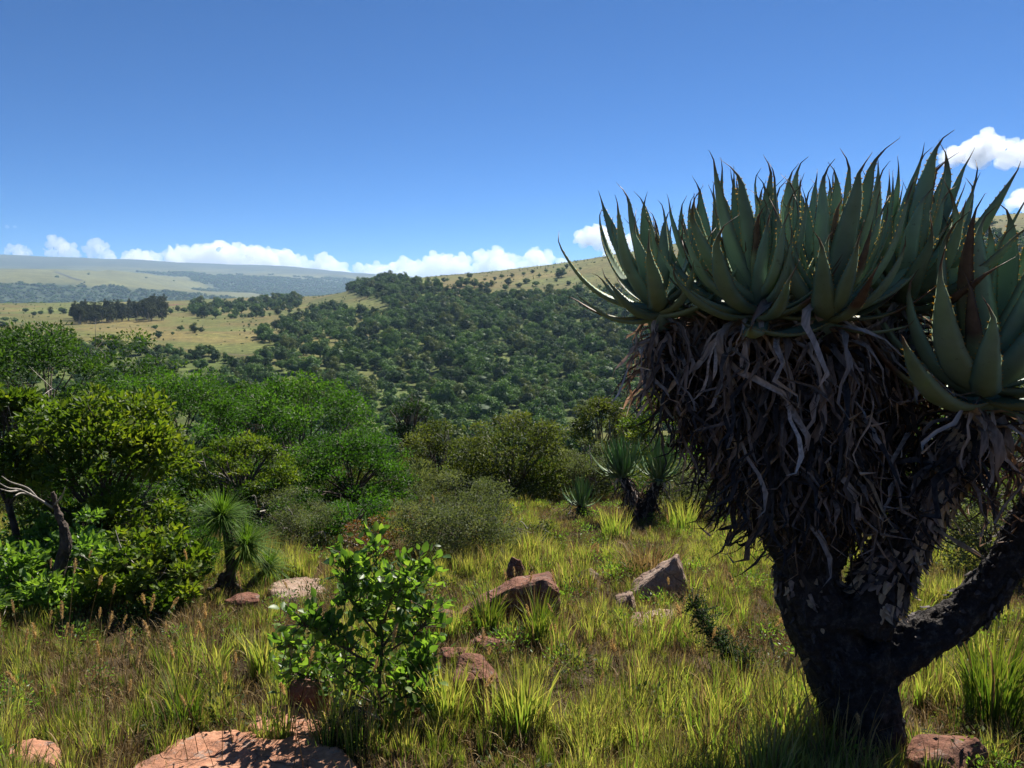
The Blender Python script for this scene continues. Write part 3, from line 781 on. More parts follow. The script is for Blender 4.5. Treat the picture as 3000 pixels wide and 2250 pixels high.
LT('green_bush', 'dark green bush under the yellow leaved tree', 'bush', 330, 1530, 460, 200, 8.4, M['tree_dark'], .06, 6500, .5, 50)
LT('green_bush', 'dark shaded bush behind the fine grey shrub', 'bush', 760, 1530, 300, 220, 10.5, M['tree_dark'], .045, 7000, .5, 50)
LT('green_bush', 'low leafy bush right of the dusty grey shrub', 'bush', 1560, 1600, 160, 140, 8.8, M['tree_olive'], .04, 2600, .5, 30)
LT('grey_shrub', 'grey green shrub seen between the limbs of the big aloe', 'shrub', 2900, 1560, 260, 320, 7.2, M['tree_grey'], .035, 4500, .5, 40)
LT('leafy_tree', 'green tree hidden behind the big aloe', 'tree', 2450, 1330, 700, 380, 14, M['tree_bright'], .06, 8000, .5, 60)
LT('leafy_tree', 'green tree at the rim behind the fallen dry leaves of the big aloe', 'tree', 2950, 1330, 500, 380, 16, M['tree_olive'], .06, 7000, .5, 60)

# copies of a few trees further down the near slope
slope_protos = [hill_tree_mesh(300 + i, mt, .85 + .1 * (i % 3), core=False, nc=60, k=130, leaf=.062, puff=.19, out_bias=.5) for i, mt in enumerate((M['tree_bright'], M['tree_dark'], M['tree_olive'], M['tree_grey'], M['tree_bright'], M['tree_yellow']))]
slope_label = ['bright green tree on the near slope falling to the valley', 'deep green tree on the near slope falling to the valley', 'olive tree on the near slope falling to the valley', 'greyish tree on the near slope falling to the valley', 'bright green tree on the near slope falling to the valley', 'yellowish tree on the near slope falling to the valley']
cnt = 0
for i in range(4000):
    a = RNG.uniform(R(-40), R(44)); r = RNG.uniform(25, 105)
    x, y = r * math.sin(a), r * math.cos(a); z = gz(x, y)
    s = RNG.uniform(1.3, 2.3)
    px, py = to_px(np.array([x]), np.array([y]), np.array([z + 1.75 * s])); px, py = px[0], py[0]
    lim = np.interp(px, [-400, 0, 330, 600, 1000, 1200, 1400, 1650, 1700, 2200, 3000], [1010, 1020, 1130, 1160, 1210, 1250, 1280, 1260, 1210, 1150, 1150])
    if py < lim + 15 + 170 * RNG.random() or cnt >= 130: continue
    o = obj('slope_tree', slope_protos[i % 6], loc=(x, y, z - .15 * s), rot=(0, 0, RNG.uniform(0, 6.28)), scale=(s, s, s * RNG.uniform(.85, 1.1)))
    tag(o, slope_label[i % 6], 'tree', 'trees down the near slope')
    cnt += 1
# undergrowth on the near slope
def shrub_proto(seed, mat, n=1500, leaf=.055, shp=(.6, .6, .5)):
    global RNG
    keep = RNG; RNG = np.random.default_rng(seed)
    d = rdir(n, .6); C = d * (RNG.random(n) ** .5)[:, None] * np.array(shp) + np.array([0, 0, .32])
    V, F, r = leaves(C, d + rdir(n, .3) * .6, rdir(n, .9), leaf * (.6 + .8 * RNG.random(n)), leaf * .5 * np.ones(n))
    g = Geo(); g.add(V, F, 0, rnd=r); RNG = keep
    return g.mesh('undergrowth', [mat])
ug = [shrub_proto(400 + i, mt) for i, mt in enumerate((M['tree_dark'], M['tree_bright'], M['tree_olive'], M['tree_grey']))]
N = 3000
a = RNG.uniform(R(-46), R(50), N); r = 14 + (105 - 14) * RNG.random(N) ** 1.4
x, y = r * np.sin(a), r * np.cos(a); z = ground(x, y)
instancer('undergrowth', 'mixed green undergrowth filling the near slope between the trees', np.stack([x, y, z - .05], -1), RNG.uniform(0, 6.28, N), RNG.uniform(.35, 1.0, N) * (1 + r / 90), RNG.integers(0, 4, N), ug)

# ------------------------------------------------------------------ rocks
def slab(name, label, poly_px, height, mat, seed=0, edge=.022, tilt=0.0, rough=.026, res=.016, cat='rock'):
    """half buried slab: outline on the ground, real height above it"""
    pts = [on_ground(a, b, 1.2, 40) for a, b in poly_px]
    P2 = np.array([(p.x, p.y) for p in pts]); c0 = P2.mean(0)
    lo, hi = P2.min(0) - edge * 2, P2.max(0) + edge * 2
    nx, ny = int((hi[0] - lo[0]) / res) + 2, int((hi[1] - lo[1]) / res) + 2
    X, Yg = np.meshgrid(np.linspace(lo[0], hi[0], nx), np.linspace(lo[1], hi[1], ny), indexing='ij')
    xw = X + .06 * fbm(X * 6, Yg * 6, seed + 1, 5); yw = Yg + .06 * fbm(X * 6, Yg * 6, seed + 2, 5)
    ins = inpoly(xw.ravel(), yw.ravel(), P2).reshape(X.shape)
    dist = np.full(X.shape, 1e9)
    for i in range(len(P2)):
        a, b = P2[i - 1], P2[i]; ab = b - a
        t = np.clip(((xw - a[0]) * ab[0] + (yw - a[1]) * ab[1]) / max(ab @ ab, 1e-9), 0, 1)
        dist = np.minimum(dist, np.hypot(xw - a[0] - t * ab[0], yw - a[1] - t * ab[1]))
    sd = np.where(ins, dist, -dist)
    prof_ = sstep(-edge * .5, edge, sd) ** .7
    top = height * (1 + tilt * (Yg - c0[1]) / max(hi[1] - lo[1], .1))
    lay = fbm(X * 2.2, Yg * 2.2, seed + 5); lay = np.round(lay * 5) / 5 * .7 + lay * .3
    H = prof_ * (top + rough * 1.6 * lay) + rough * .5 * fbm(X * 14, Yg * 14, seed + 7) * prof_ - .10 * (1 - prof_)
    Z = ground(X, Yg) + H
    c3 = np.array([c0[0], c0[1], gz(*c0)])
    V = np.stack([X, Yg, Z], -1).reshape(-1, 3) - c3
    i = np.arange(nx - 1)[:, None] * ny; j = np.arange(ny - 1)[None, :]
    F = np.stack([i + j, i + ny + j, i + ny + j + 1, i + j + 1], -1).reshape(-1, 4)
    inside = (sd > -edge * 1.2).ravel()
    F = F[inside[F].any(1)]
    used = np.unique(F); mp = np.full(len(V), -1); mp[used] = np.arange(len(used))
    o = obj(name, make_mesh(name, V[used], [mp[F]], [mat], smooth=True), loc=c3)
    tag(o, label, cat)
    ROCKS.append((P2, edge)); return o
ROCKS = []
def boulder(name, label, px, py, w, h, mat, seed, Y=None, dpt=.8, rot=(0, 0, 0), n=22, sink=.22, cat='rock', shape=None, rough=.03):
    """angular broken block: convex hull of random points, chamfered and roughened; px,py = middle of its foot"""
    q = on_ground(px, py, 1.5, 60) if Y is None else Vector((P(px, py, Y).x, Y, gz(P(px, py, Y).x, Y)))
    k = q.y / FPX / ray(px, py)[1]
    W, H = w * k, h * k
    rg = np.random.default_rng(seed)
    pts = rg.uniform(-.5, .5, (n, 3)) if shape is None else np.array(shape, float)
    if shape is None:
        pts = unit(pts) * (.5 * (1 + .25 * rg.random((n, 1)))); pts[:, 2] = np.clip(pts[:, 2] * 1.2, -.5, .5)
    bm = bmesh.new()
    for p in pts: bm.verts.new((p[0] * W, p[1] * W * dpt, (p[2] + .5) * H * (1 + sink)))
    r = bmesh.ops.convex_hull(bm, input=bm.verts)
    bmesh.ops.delete(bm, geom=[e for e in r['geom_interior'] if isinstance(e, bmesh.types.BMVert)], context='VERTS')
    bmesh.ops.dissolve_limit(bm, angle_limit=R(8), verts=bm.verts, edges=bm.edges)
    bmesh.ops.bevel(bm, geom=list(bm.edges), offset=.035 * min(W, H), segments=1, affect='EDGES')
    bmesh.ops.triangulate(bm, faces=bm.faces)
    for _ in range(6):
        long = [e for e in bm.edges if e.calc_length() > .055 * max(W, H)]
        if not long or len(bm.verts) > 2600: break
        bmesh.ops.subdivide_edges(bm, edges=long, cuts=1, use_grid_fill=False)
        bmesh.ops.triangulate(bm, faces=bm.faces)
    bm.normal_update()
    for v in bm.verts:
        d = float(fbm(np.array([v.co.x * 9 / max(W, .1) + v.co.z * 4 + seed]), np.array([v.co.y * 9 / max(W, .1) - v.co.z * 5]), seed)[0])
        st = math.sin(v.co.z / max(H, .01) * 22 + 2 * d) * .25
        v.co += v.normal * rough * max(W, H) * (d + st)
    me = bpy.data.meshes.new(name); bm.to_mesh(me); bm.free(); me.materials.append(mat)
    o = obj(name, me, loc=(q.x, q.y, q.z - H * sink), rot=rot)
    tag(o, label, cat)
    P2 = np.array([(q.x - W * .26, q.y - W * dpt * .26), (q.x + W * .26, q.y - W * dpt * .26), (q.x + W * .26, q.y + W * dpt * .26), (q.x - W * .26, q.y + W * dpt * .26)])
    ROCKS.append((P2, .02)); return o

slab('flat_rock', 'large flat pinkish red rock slab with leaf shadows below the leafy bush', [(330, 2330), (400, 2262), (500, 2215), (580, 2178), (690, 2172), (800, 2192), (930, 2200), (1010, 2235), (1050, 2290), (1060, 2420), (300, 2420)], .065, M['rock_red'], 3)
slab('flat_rock', 'smaller flat pink rock half overgrown above the large flat slab', [(715, 2150), (770, 2105), (850, 2090), (950, 2095), (985, 2130), (975, 2180), (900, 2188), (770, 2182)], .06, M['rock_red'], 13)
slab('flat_rock', 'flat rock almost buried in grass at the left below the large leaved shrub', [(20, 2240), (60, 2205), (130, 2195), (180, 2225), (170, 2290), (20, 2290)], .06, M['rock_red'], 23)
slab('flat_rock', 'bare pale ground rock behind the leafy bush', [(770, 1745), (800, 1715), (880, 1700), (945, 1705), (950, 1735), (880, 1765), (800, 1768)], .06, M['rock_pale'], 33, res=.03)
slab('flat_rock', 'long pale flat rock in front of the sloping pale boulder', [(1810, 1845), (1850, 1815), (1930, 1802), (2010, 1795), (2025, 1812), (1960, 1830), (1880, 1850)], .05, M['rock_pale'], 43, res=.02)
boulder('boulder', 'reddish boulder in the shade under the leafy bush', 905, 2095, 130, 105, M['rock_brown'], 51, dpt=.7)
boulder('boulder', 'squat brown boulder with cracked grey face right of the leafy bush', 1395, 2075, 165, 150, M['rock_brown'], 52, dpt=.75, shape=[(-.5, -.45, -.5), (.3, -.5, -.5), (.5, .2, -.5), (-.45, .4, -.5), (-.42, -.4, .22), (.22, -.45, .34), (.46, .1, .12), (.1, .35, .5), (-.3, .4, .48), (.5, -.1, -.2)])
boulder('boulder', 'pale topped boulder sloping up to a point below the twin headed aloe', 1930, 1745, 165, 125, M['rock_pale'], 53, dpt=.9, shape=[(-.5, -.4, -.5), (.5, -.3, -.5), (.5, .4, -.5), (-.5, .4, -.5), (-.5, -.35, -.12), (-.4, .3, -.1), (.05, -.4, .05), (.24, -.2, .5), (.34, .1, .5), (.5, -.2, -.1), (.48, .3, .0)])
boulder('rock_ledge', 'long dark edged rock ledge rising to the right among grass', 1475, 1835, 330, 175, M['rock_brown'], 54, dpt=.35, shape=[(-.5, -.3, -.5), (.5, -.4, -.5), (.5, .5, -.5), (-.5, .4, -.5), (-.5, -.2, -.22), (-.45, .4, -.2), (.05, -.35, .28), (.1, .4, .32), (.36, -.3, .40), (.42, .4, .42), (.5, -.2, .2)])
boulder('boulder', 'small upright red stone on top of the rock ledge', 1505, 1722, 84, 92, M['rock_brown'], 55, dpt=.5, rot=(0, .12, .3), shape=[(-.5, -.4, -.5), (.5, -.4, -.5), (.5, .4, -.5), (-.5, .4, -.5), (-.42, -.3, .1), (-.2, .3, .5), (.05, -.3, .46), (.3, .1, .2), (.45, -.2, -.1)])
boulder('boulder', 'low reddish rock left of the rock ledge', 1290, 1850, 110, 60, M['rock_brown'], 56, dpt=.7)
boulder('boulder', 'small red brown rock behind the squat brown boulder', 1340, 1950, 110, 55, M['rock_brown'], 57, dpt=.7)
boulder('boulder', 'small tan rock beside the long pale flat rock', 1830, 1795, 70, 60, M['rock_pale'], 58, dpt=.8)
boulder('boulder', 'small pale stone in the grass above the rock ledge', 1725, 1705, 60, 34, M['rock_pale'], 59, dpt=.8)
boulder('boulder', 'dark shaded rock beside the foot of the big aloe', 2770, 2265, 230, 110, M['rock_brown'], 60, dpt=.6)
boulder('boulder', 'low dull red stone behind the leafy bush stem', 1215, 2085, 90, 50, M['rock_red'], 61, dpt=.7)
boulder('boulder', 'dark rock under the forked spiky headed plant', 715, 1790, 110, 44, M['rock_brown'], 62, dpt=.7)
boulder('boulder', 'thin brown rock between the ledge and the squat boulder', 1420, 1905, 130, 40, M['rock_brown'], 63, dpt=.5)

# ------------------------------------------------------------------ aloes
def aloe_leaf_mesh(e0, e1, L, W, seed, tipbend=.0, teeth=True, mats=None, nseg=13):
    """leaf grows from the origin along +X, bends from elevation e0 to e1 (degrees); upper face hollow"""
    rg = np.random.default_rng(seed)
    t = np.linspace(0, 1, nseg)
    e = R(e0) + (R(e1) - R(e0)) * sstep(-.15, .85, t) + R(tipbend) * np.clip((t - .80) / .2, 0, 1) ** 2
    side = np.cumsum(rg.normal(size=nseg) * .012) * (t > .3) + rg.normal() * .16 * np.clip((t - .78) / .22, 0, 1) ** 2
    ds = L / (nseg - 1)
    x = np.concatenate([[0], np.cumsum(np.cos(e[:-1]) * ds)]); z = np.concatenate([[0], np.cumsum(np.sin(e[:-1]) * ds)])
    y = side * L * .5 * t
    w = W * .5 * np.interp(t, [0, .12, .35, .6, .76, .84, .90, 1], [.95, 1.0, .93, .70, .40, .20, .075, .02])
    th = W * .30 * np.interp(t, [0, .2, .6, .9, 1], [1, .8, .5, .18, .04])
    g = Geo(); n = 8
    # section: u across (-1..1), v normal; upper (v) concave
    sec = [(-1, .32), (-.55, .02), (0, -.10), (.55, .02), (1, .32), (.62, -.48), (0, -.85), (-.62, -.48)]
    V = []
    for i in range(nseg):
        nx, nz = -math.sin(e[i]), math.cos(e[i])
        for (u, v) in sec:
            V.append((x[i] + nx * v * th[i], y[i] + u * w[i], z[i] + nz * v * th[i]))
    i = np.arange(nseg - 1)[:, None] * n; j = np.arange(n)[None, :]; jn = (j + 1) % n
    F = np.stack([i + j, i + jn, i + n + jn, i + n + j], -1).reshape(-1, 4)[:, ::-1]
    V = np.array(V)
    tv = np.repeat(t, n); V = np.concatenate([V, [[x[-1] + .01 * math.cos(e[-1]), y[-1], z[-1] + .01 * math.sin(e[-1])]]])
    k = (nseg - 1) * n
    F3 = np.array([[k + a, k + (a + 1) % n, nseg * n] for a in range(n)])
    edge = np.array([1, .25, 0, .25, 1, .2, 0, .2] * nseg + [1.0])
    g.add(V, [F, F3], 0, t=np.concatenate([tv, [1]]), edge=edge)
    if teeth:
        for s in (-1, 1):
            for tt in np.arange(.08, .84, .042):
                tt += rg.uniform(-.008, .008)
                xi, yi, zi, wi, ti, ei = (np.interp(tt, t, a) for a in (x, y, z, w, th, e))
                b = np.array([xi - math.sin(ei) * .32 * ti, yi + s * wi * .97, zi + math.cos(ei) * .32 * ti])
                al = np.array([math.cos(ei), 0, math.sin(ei)])
                h = .0075 * (W / .11)
                g.add([b - al * h * .55, b + al * h * .55, b + np.array([0, s * h, 0]) + al * h * .3, b + np.array([-math.sin(ei), 0, math.cos(ei)]) * h * .4], np.array([[0, 1, 2], [0, 2, 3], [1, 3, 2]]), 1, t=tt, edge=1)
    return g.mesh('aloe_leaf', mats or [M['aloe'], M['tooth']], True)
def aloe_mat(name, base, tl=.12, dead=.80):
    m, nt, out = new_mat(name)
    nz = noise(nt, 6, 5, 'Position')
    b = np.array(base)
    c = ramp(nt, [(.3, tuple(b * .78)), (.6, tuple(b)), (.8, tuple(b * np.array([1.25, 1.18, 1.1])))], nz)
    oi = nt.nodes.new('ShaderNodeObjectInfo')
    hs = nt.nodes.new('ShaderNodeHueSaturation')
    nt.links.new(math_n(nt, 'MULTIPLY_ADD', oi.outputs['Random'], .07), hs.inputs['Hue']); nt.nodes[-1].inputs[2].default_value = .46
    vv = math_n(nt, 'MULTIPLY_ADD', math_n(nt, 'FRACT', math_n(nt, 'MULTIPLY', oi.outputs['Random'], 37.3)), .55); nt.nodes[-1].inputs[2].default_value = .80
    nt.links.new(vv, hs.inputs['Value']); nt.links.new(c, hs.inputs['Color']); c = hs.outputs[0]
    bl = ramp(nt, [(.45, (0, 0, 0)), (.65, (1, 1, 1))], noise(nt, 9, 4))
    c = mixc(nt, math_n(nt, 'MULTIPLY', bl, .30), c, (.24, .31, .27))
    sp = ramp(nt, [(.66, (0, 0, 0)), (.72, (1, 1, 1))], noise(nt, 38, 3))
    c = mixc(nt, math_n(nt, 'MULTIPLY', sp, .45), c, (.055, .05, .03))
    ed = ramp(nt, [(.80, (0, 0, 0)), (1.0, (1, 1, 1))], attr(nt, 'edge'))
    c = mixc(nt, math_n(nt, 'MULTIPLY', ed, .45), c, (.22, .17, .06))
    tn = math_n(nt, 'ADD', attr(nt, 't'), math_n(nt, 'MULTIPLY', math_n(nt, 'SUBTRACT', noise(nt, 5, 2), .5), .22))
    tp = ramp(nt, [(dead, (0, 0, 0)), (dead + .12, (1, 1, 1))], tn)
    c = mixc(nt, tp, c, mixc(nt, noise(nt, 30, 3), (.040, .024, .020), (.20, .125, .085)))
    p = princ(nt, c, .55, bump(nt, noise(nt, 60, 4), .002, .4), .28)
    t = nt.nodes.new('ShaderNodeBsdfTranslucent'); nt.links.new(mixc(nt, 1.0, c, (1.2, 1.4, .5), 'MULTIPLY'), t.inputs[0])
    mx = nt.nodes.new('ShaderNodeMixShader'); mx.inputs[0].default_value = tl
    nt.links.new(p, mx.inputs[1]); nt.links.new(t.outputs[0], mx.inputs[2]); nt.links.new(mx.outputs[0], out.inputs[0])
    return m
M['aloe'] = aloe_mat('aloe', (.185, .275, .190))
M['aloe_old'] = aloe_mat('aloe_old', (.190, .225, .120), .15, .42)
M['aloe_far'] = aloe_mat('aloe_far', (.125, .210, .085), .3)
m, nt, out = new_mat('tooth')
p = princ(nt, (.34, .20, .07), .4); t = nt.nodes.new('ShaderNodeBsdfTranslucent'); t.inputs[0].default_value = (.8, .55, .12, 1)
mx = nt.nodes.new('ShaderNodeMixShader'); mx.inputs[0].default_value = .5
nt.links.new(p, mx.inputs[1]); nt.links.new(t.outputs[0], mx.inputs[2]); nt.links.new(mx.outputs[0], out.inputs[0]); M['tooth'] = m
def dry_mat(name, a, b, tl=.12):
    m, nt, out = new_mat(name)
    n1 = nt.nodes.new('ShaderNodeTexNoise'); n1.inputs['Scale'].default_value = 1.0; n1.inputs['Detail'].default_value = 5
    tc = nt.nodes.new('ShaderNodeTexCoord'); mp = nt.nodes.new('ShaderNodeMapping'); mp.inputs['Scale'].default_value = (30, 90, 6)
    nt.links.new(tc.outputs['Object'], mp.inputs[0]); nt.links.new(mp.outputs[0], n1.inputs['Vector'])
    c = ramp(nt, [(.3, a), (.7, b)], n1.outputs['Fac'])
    oi = nt.nodes.new('ShaderNodeObjectInfo')
    v = math_n(nt, 'MULTIPLY_ADD', oi.outputs['Random'], .7); nt.nodes[-1].inputs[2].default_value = .62
    v2 = math_n(nt, 'MULTIPLY_ADD', attr(nt, 'rnd'), .8); nt.nodes[-1].inputs[2].default_value = .6
    hsv = nt.nodes.new('ShaderNodeHueSaturation'); nt.links.new(math_n(nt, 'MULTIPLY', v, v2), hsv.inputs['Value']); nt.links.new(c, hsv.inputs['Color'])
    p = princ(nt, hsv.outputs[0], .75, bump(nt, n1.outputs['Fac'], .004, .6), .25)
    t = nt.nodes.new('ShaderNodeBsdfTranslucent'); nt.links.new(mixc(nt, 1.0, hsv.outputs[0], (1.4, 1.0, .7), 'MULTIPLY'), t.inputs[0])
    mx = nt.nodes.new('ShaderNodeMixShader'); mx.inputs[0].default_value = tl
    nt.links.new(p, mx.inputs[1]); nt.links.new(t.outputs[0], mx.inputs[2]); nt.links.new(mx.outputs[0], out.inputs[0])
    return m
M['dry_pale'] = dry_mat('dry_pale', (.24, .19, .160), (.56, .47, .41))
M['dry_mid'] = dry_mat('dry_mid', (.095, .068, .055), (.30, .235, .195))
M['dry_char'] = dry_mat('dry_char', (.014, .012, .012), (.075, .062, .058), .04)
M['dry_tan'] = dry_mat('dry_tan', (.19, .135, .08), (.54, .41, .27))
m, nt, out = new_mat('charred_bark')
vn = nt.nodes.new('ShaderNodeTexVoronoi'); vn.inputs['Scale'].default_value = 26
g_ = nt.nodes.new('ShaderNodeNewGeometry'); mp = nt.nodes.new('ShaderNodeMapping'); mp.inputs['Scale'].default_value = (1, 1, .45)
nt.links.new(g_.outputs['Position'], mp.inputs[0]); nt.links.new(mp.outputs[0], vn.inputs['Vector'])
cb = ramp(nt, [(.25, (.012, .010, .010)), (.52, (.036, .031, .030)), (.66, (.10, .088, .080)), (.82, (.19, .165, .145))], noise(nt, 22, 8, rough=.75))
hh = math_n(nt, 'ADD', vn.outputs['Distance'], noise(nt, 50, 6))
nt.links.new(princ(nt, cb, .85, bump(nt, hh, .03, .9), .25), out.inputs[0]); M['charred'] = m

def frame(axis):
    z = Vector(axis).normalized(); x = Vector((1, 0, 0)); x = (x - z * x.dot(z)).normalized(); y = z.cross(x)
    return Matrix((x, y, z)).transposed()
def dry_leaf_mesh(seed, L, W, mat, droop=1.0):
    """shrivelled strip from the origin: out along +X, arching over and hanging down -Z, end curled"""
    rg = np.random.default_rng(seed); n = 9
    t = np.linspace(0, 1, n)
    a0 = R(rg.uniform(-25, 25)); a1 = R(-rg.uniform(78, 100)) * droop
    ang = a0 + (a1 - a0) * sstep(0, .30 + .2 * rg.random(), t) 
    curl = rg.choice([0, .6, 1, 1.6, -1.2, 2.0]) * R(150); ang = ang + curl * np.clip((t - .66) / .34, 0, 1) ** 1.5
    ds = L / (n - 1)
    x = np.concatenate([[0], np.cumsum(np.cos(ang[:-1])) * ds]); z = np.concatenate([[0], np.cumsum(np.sin(ang[:-1])) * ds])
    y = np.cumsum(rg.normal(size=n) * .03) * L * 3 * t
    w = W * .5 * np.interp(t, [0, .15, .5, .85, 1], [1.25, .9, .65, .4, .08]) * (1 + .25 * rg.normal(size=n))
    tw = np.cumsum(rg.normal(size=n) * .35) * t
    V = []
    for i in range(n):
        nx, nz = -math.sin(ang[i]), math.cos(ang[i])
        for u, v in ((-1, .45), (0, -.35), (1, .45)):
            cu, cv = u * math.cos(tw[i]) - v * math.sin(tw[i]), u * math.sin(tw[i]) + v * math.cos(tw[i])
            V.append((x[i] + nx * cv * w[i], y[i] + cu * w[i], z[i] + nz * cv * w[i]))
    i = np.arange(n - 1)[:, None] * 3; j = np.arange(2)[None, :]
    F = np.stack([i + j, i + j + 1, i + 3 + j + 1, i + 3 + j], -1).reshape(-1, 4)
    return np.array(V), F, mat
LEAF_CLASSES = [(-12, 28), (-4, 48), (6, 64), (18, 76), (34, 82), (52, 87), (68, 89)]
def leaf_set(L, W, teeth, nseg, seed, mats=None):
    return [[aloe_leaf_mesh(a, b, L * (.82 if i == 0 else 1), W, seed + 10 * i + k, tipbend=(-60, 20, 75, -20, 45)[k], teeth=teeth, nseg=nseg, mats=mats) for k in range(5)] for i, (a, b) in enumerate(LEAF_CLASSES)]
big_leaves = leaf_set(.575, .096, True, 16, 500)
old_leaves = leaf_set(.55, .078, True, 14, 560, [M['aloe_old'], M['tooth']])
small_leaves = leaf_set(.66, .050, False, 9, 600, [M['aloe_far'], M['tooth']])
DRY = {}
for key, mat in (('pale', 'dry_pale'), ('mid', 'dry_mid'), ('char', 'dry_char'), ('tan', 'dry_tan')):
    DRY[key] = [dry_leaf_mesh(700 + i + 50 * len(DRY), .30 + .26 * (i % 3) / 2, (.022, .030, .041)[(i * 2) % 3], M[mat]) for i in range(9)]
DRY_ME = {k: [make_mesh('dry_leaf', v, [f], [mt], smooth=True, attrs={'rnd': np.full(len(v), .5)}) for v, f, mt in lst] for k, lst in DRY.items()}

def rosette(root, pos, axis, n, scale, leafset, seed, up=0.0, old=None):
    """stem tip with spiralling leaves; outer leaves lie flat, inner ones stand upright"""
    rg = np.random.default_rng(seed)
    core, F = tube([(0, 0, -.10), (0, 0, -.02), (0, 0, .10), (0, 0, .22)], [.055, .06, .045, .012], 10)
    g = Geo(); g.add(core, F, 0, t=.3, edge=0)
    ro = obj('rosette', g.mesh('rosette', [M['aloe']], True), root, loc=Vector(pos) - root.location, rot=frame(axis).to_euler(), scale=scale)
    for i in range(n):
        f = (i + .5) / n                                  # 0 = outermost
        ph = i * 2.39996 + rg.uniform(-.15, .15) + seed
        ci = min(6, max(0, int(up + f * (7.2 - up) + rg.uniform(-.55, .55))))
        s = (.97 + .22 * rg.uniform(-1, 1)) * (1.0 - .04 * f)
        rad = .035 * (1 - .5 * f)
        pool = old if (old is not None and rg.random() < (.55 if f < .22 else .07)) else leafset
        o = obj('leaf', pool[ci][int(rg.integers(5))], ro, loc=(math.cos(ph) * rad, math.sin(ph) * rad, -.03 + .13 * f),
                rot=(rg.uniform(-.14, .14), rg.uniform(-.16, .16), ph), scale=(s, s * rg.uniform(.72, 1.12), s))
    return ro
def skirt(root, path, keys, rad, per_m, n_obj, seed, lscale=1.0, sub='dry_leaf'):
    """dead leaves hanging round a stem: the upper, visible ones single, the rest joined"""
    rg = np.random.default_rng(seed)
    path = np.asarray([tuple(p) for p in path], float) - np.array(root.location)
    seg = np.linalg.norm(np.diff(path, axis=0), axis=1); cum = np.concatenate([[0], np.cumsum(seg)]); Ltot = cum[-1]
    N = int(per_m * Ltot)
    g = Geo(); jobs = []
    for i in range(N):
        s = rg.random() ** .9 * Ltot
        p = np.array([np.interp(s, cum, path[:, k]) for k in range(3)])
        ph = rg.uniform(0, 2 * PI); f = s / Ltot
        key = keys(f, rg); v = int(rg.integers(9))
        sc = lscale * rg.uniform(.65, 1.15)
        r0 = rad * rg.uniform(.2, 1.0)
        loc = p + np.array([math.cos(ph) * r0, math.sin(ph) * r0, 0])
        rot = (rg.normal() * .32, rg.normal() * .38, ph)
        jobs.append((f, key, v, sc, loc, rot, math.sin(ph)))
    jobs.sort(key=lambda q: q[0] + (.35 if q[6] > .3 else 0))       # upper ones and those facing the open side come first
    for f, key, v, sc, loc, rot, _ in jobs[n_obj:]:
        V, F, mt = DRY[key][v]
        Rm = np.array(Euler(rot).to_matrix())
        mi = ('pale', 'mid', 'char', 'tan').index(key)
        g.add(V * sc @ Rm.T + loc, F, mi, rnd=rg.random())
    # the stem core that carries them
    V, F = tube(path, [rad * .55] * len(path), 9); g.add(V, F, 2, rnd=.2)
    sk = obj('skirt', g.mesh('skirt', [M['dry_pale'], M['dry_mid'], M['dry_char'], M['dry_tan']], True), root, kind='stuff')
    for f, key, v, sc, loc, rot, _ in jobs[:n_obj]:
        obj(sub, DRY_ME[key][v], sk, loc=loc, rot=rot, scale=sc)
    return sk
def remesh_tubes(name, tubes, voxel, mat, root, amp=.012, seed=1, nscale=14, vstretch=.5):
    g = Geo()
    for pts, rad in tubes:
        V, F = tube(pts, rad, 14); g.add(V, F)
    me = g.mesh(name, [mat])
    o = bpy.data.objects.new('tmp', me); COL.objects.link(o)
    md = o.modifiers.new('r', 'REMESH'); md.mode = 'VOXEL'; md.voxel_size = voxel
    sm = o.modifiers.new('s', 'SMOOTH'); sm.iterations = 6
    dg = bpy.context.evaluated_depsgraph_get()
    me2 = bpy.data.meshes.new_from_object(o.evaluated_get(dg))
    bpy.data.objects.remove(o)
    n = len(me2.vertices); co = np.empty(n * 3, np.float32); me2.vertices.foreach_get('co', co); co = co.reshape(-1, 3)
    no = np.empty(n * 3, np.float32); me2.vertices.foreach_get('normal', no); no = no.reshape(-1, 3)
    an = np.arctan2(no[:, 0], no[:, 1])
    d = fbm(co[:, 0] * nscale + co[:, 1] * nscale * .7, co[:, 2] * nscale * vstretch + co[:, 1] * nscale * .3, seed, 4)
    d -= .9 * (1 - np.clip(np.abs(fbm(an * 3.2 + co[:, 2] * 1.5, co[:, 2] * 7, seed + 5, 3)) * 5, 0, 1))
    d2 = fbm(co[:, 0] * 40 + co[:, 1] * 31, co[:, 2] * 26, seed + 3, 3)
    co += no * (amp * d + amp * .6 * d2)[:, None]
    me2.vertices.foreach_set('co', co.ravel()); me2.polygons.foreach_set('use_smooth', np.ones(len(me2.polygons), bool))
    me2.materials.clear(); me2.materials.append(mat); me2.update()
    return obj(name, me2, root)

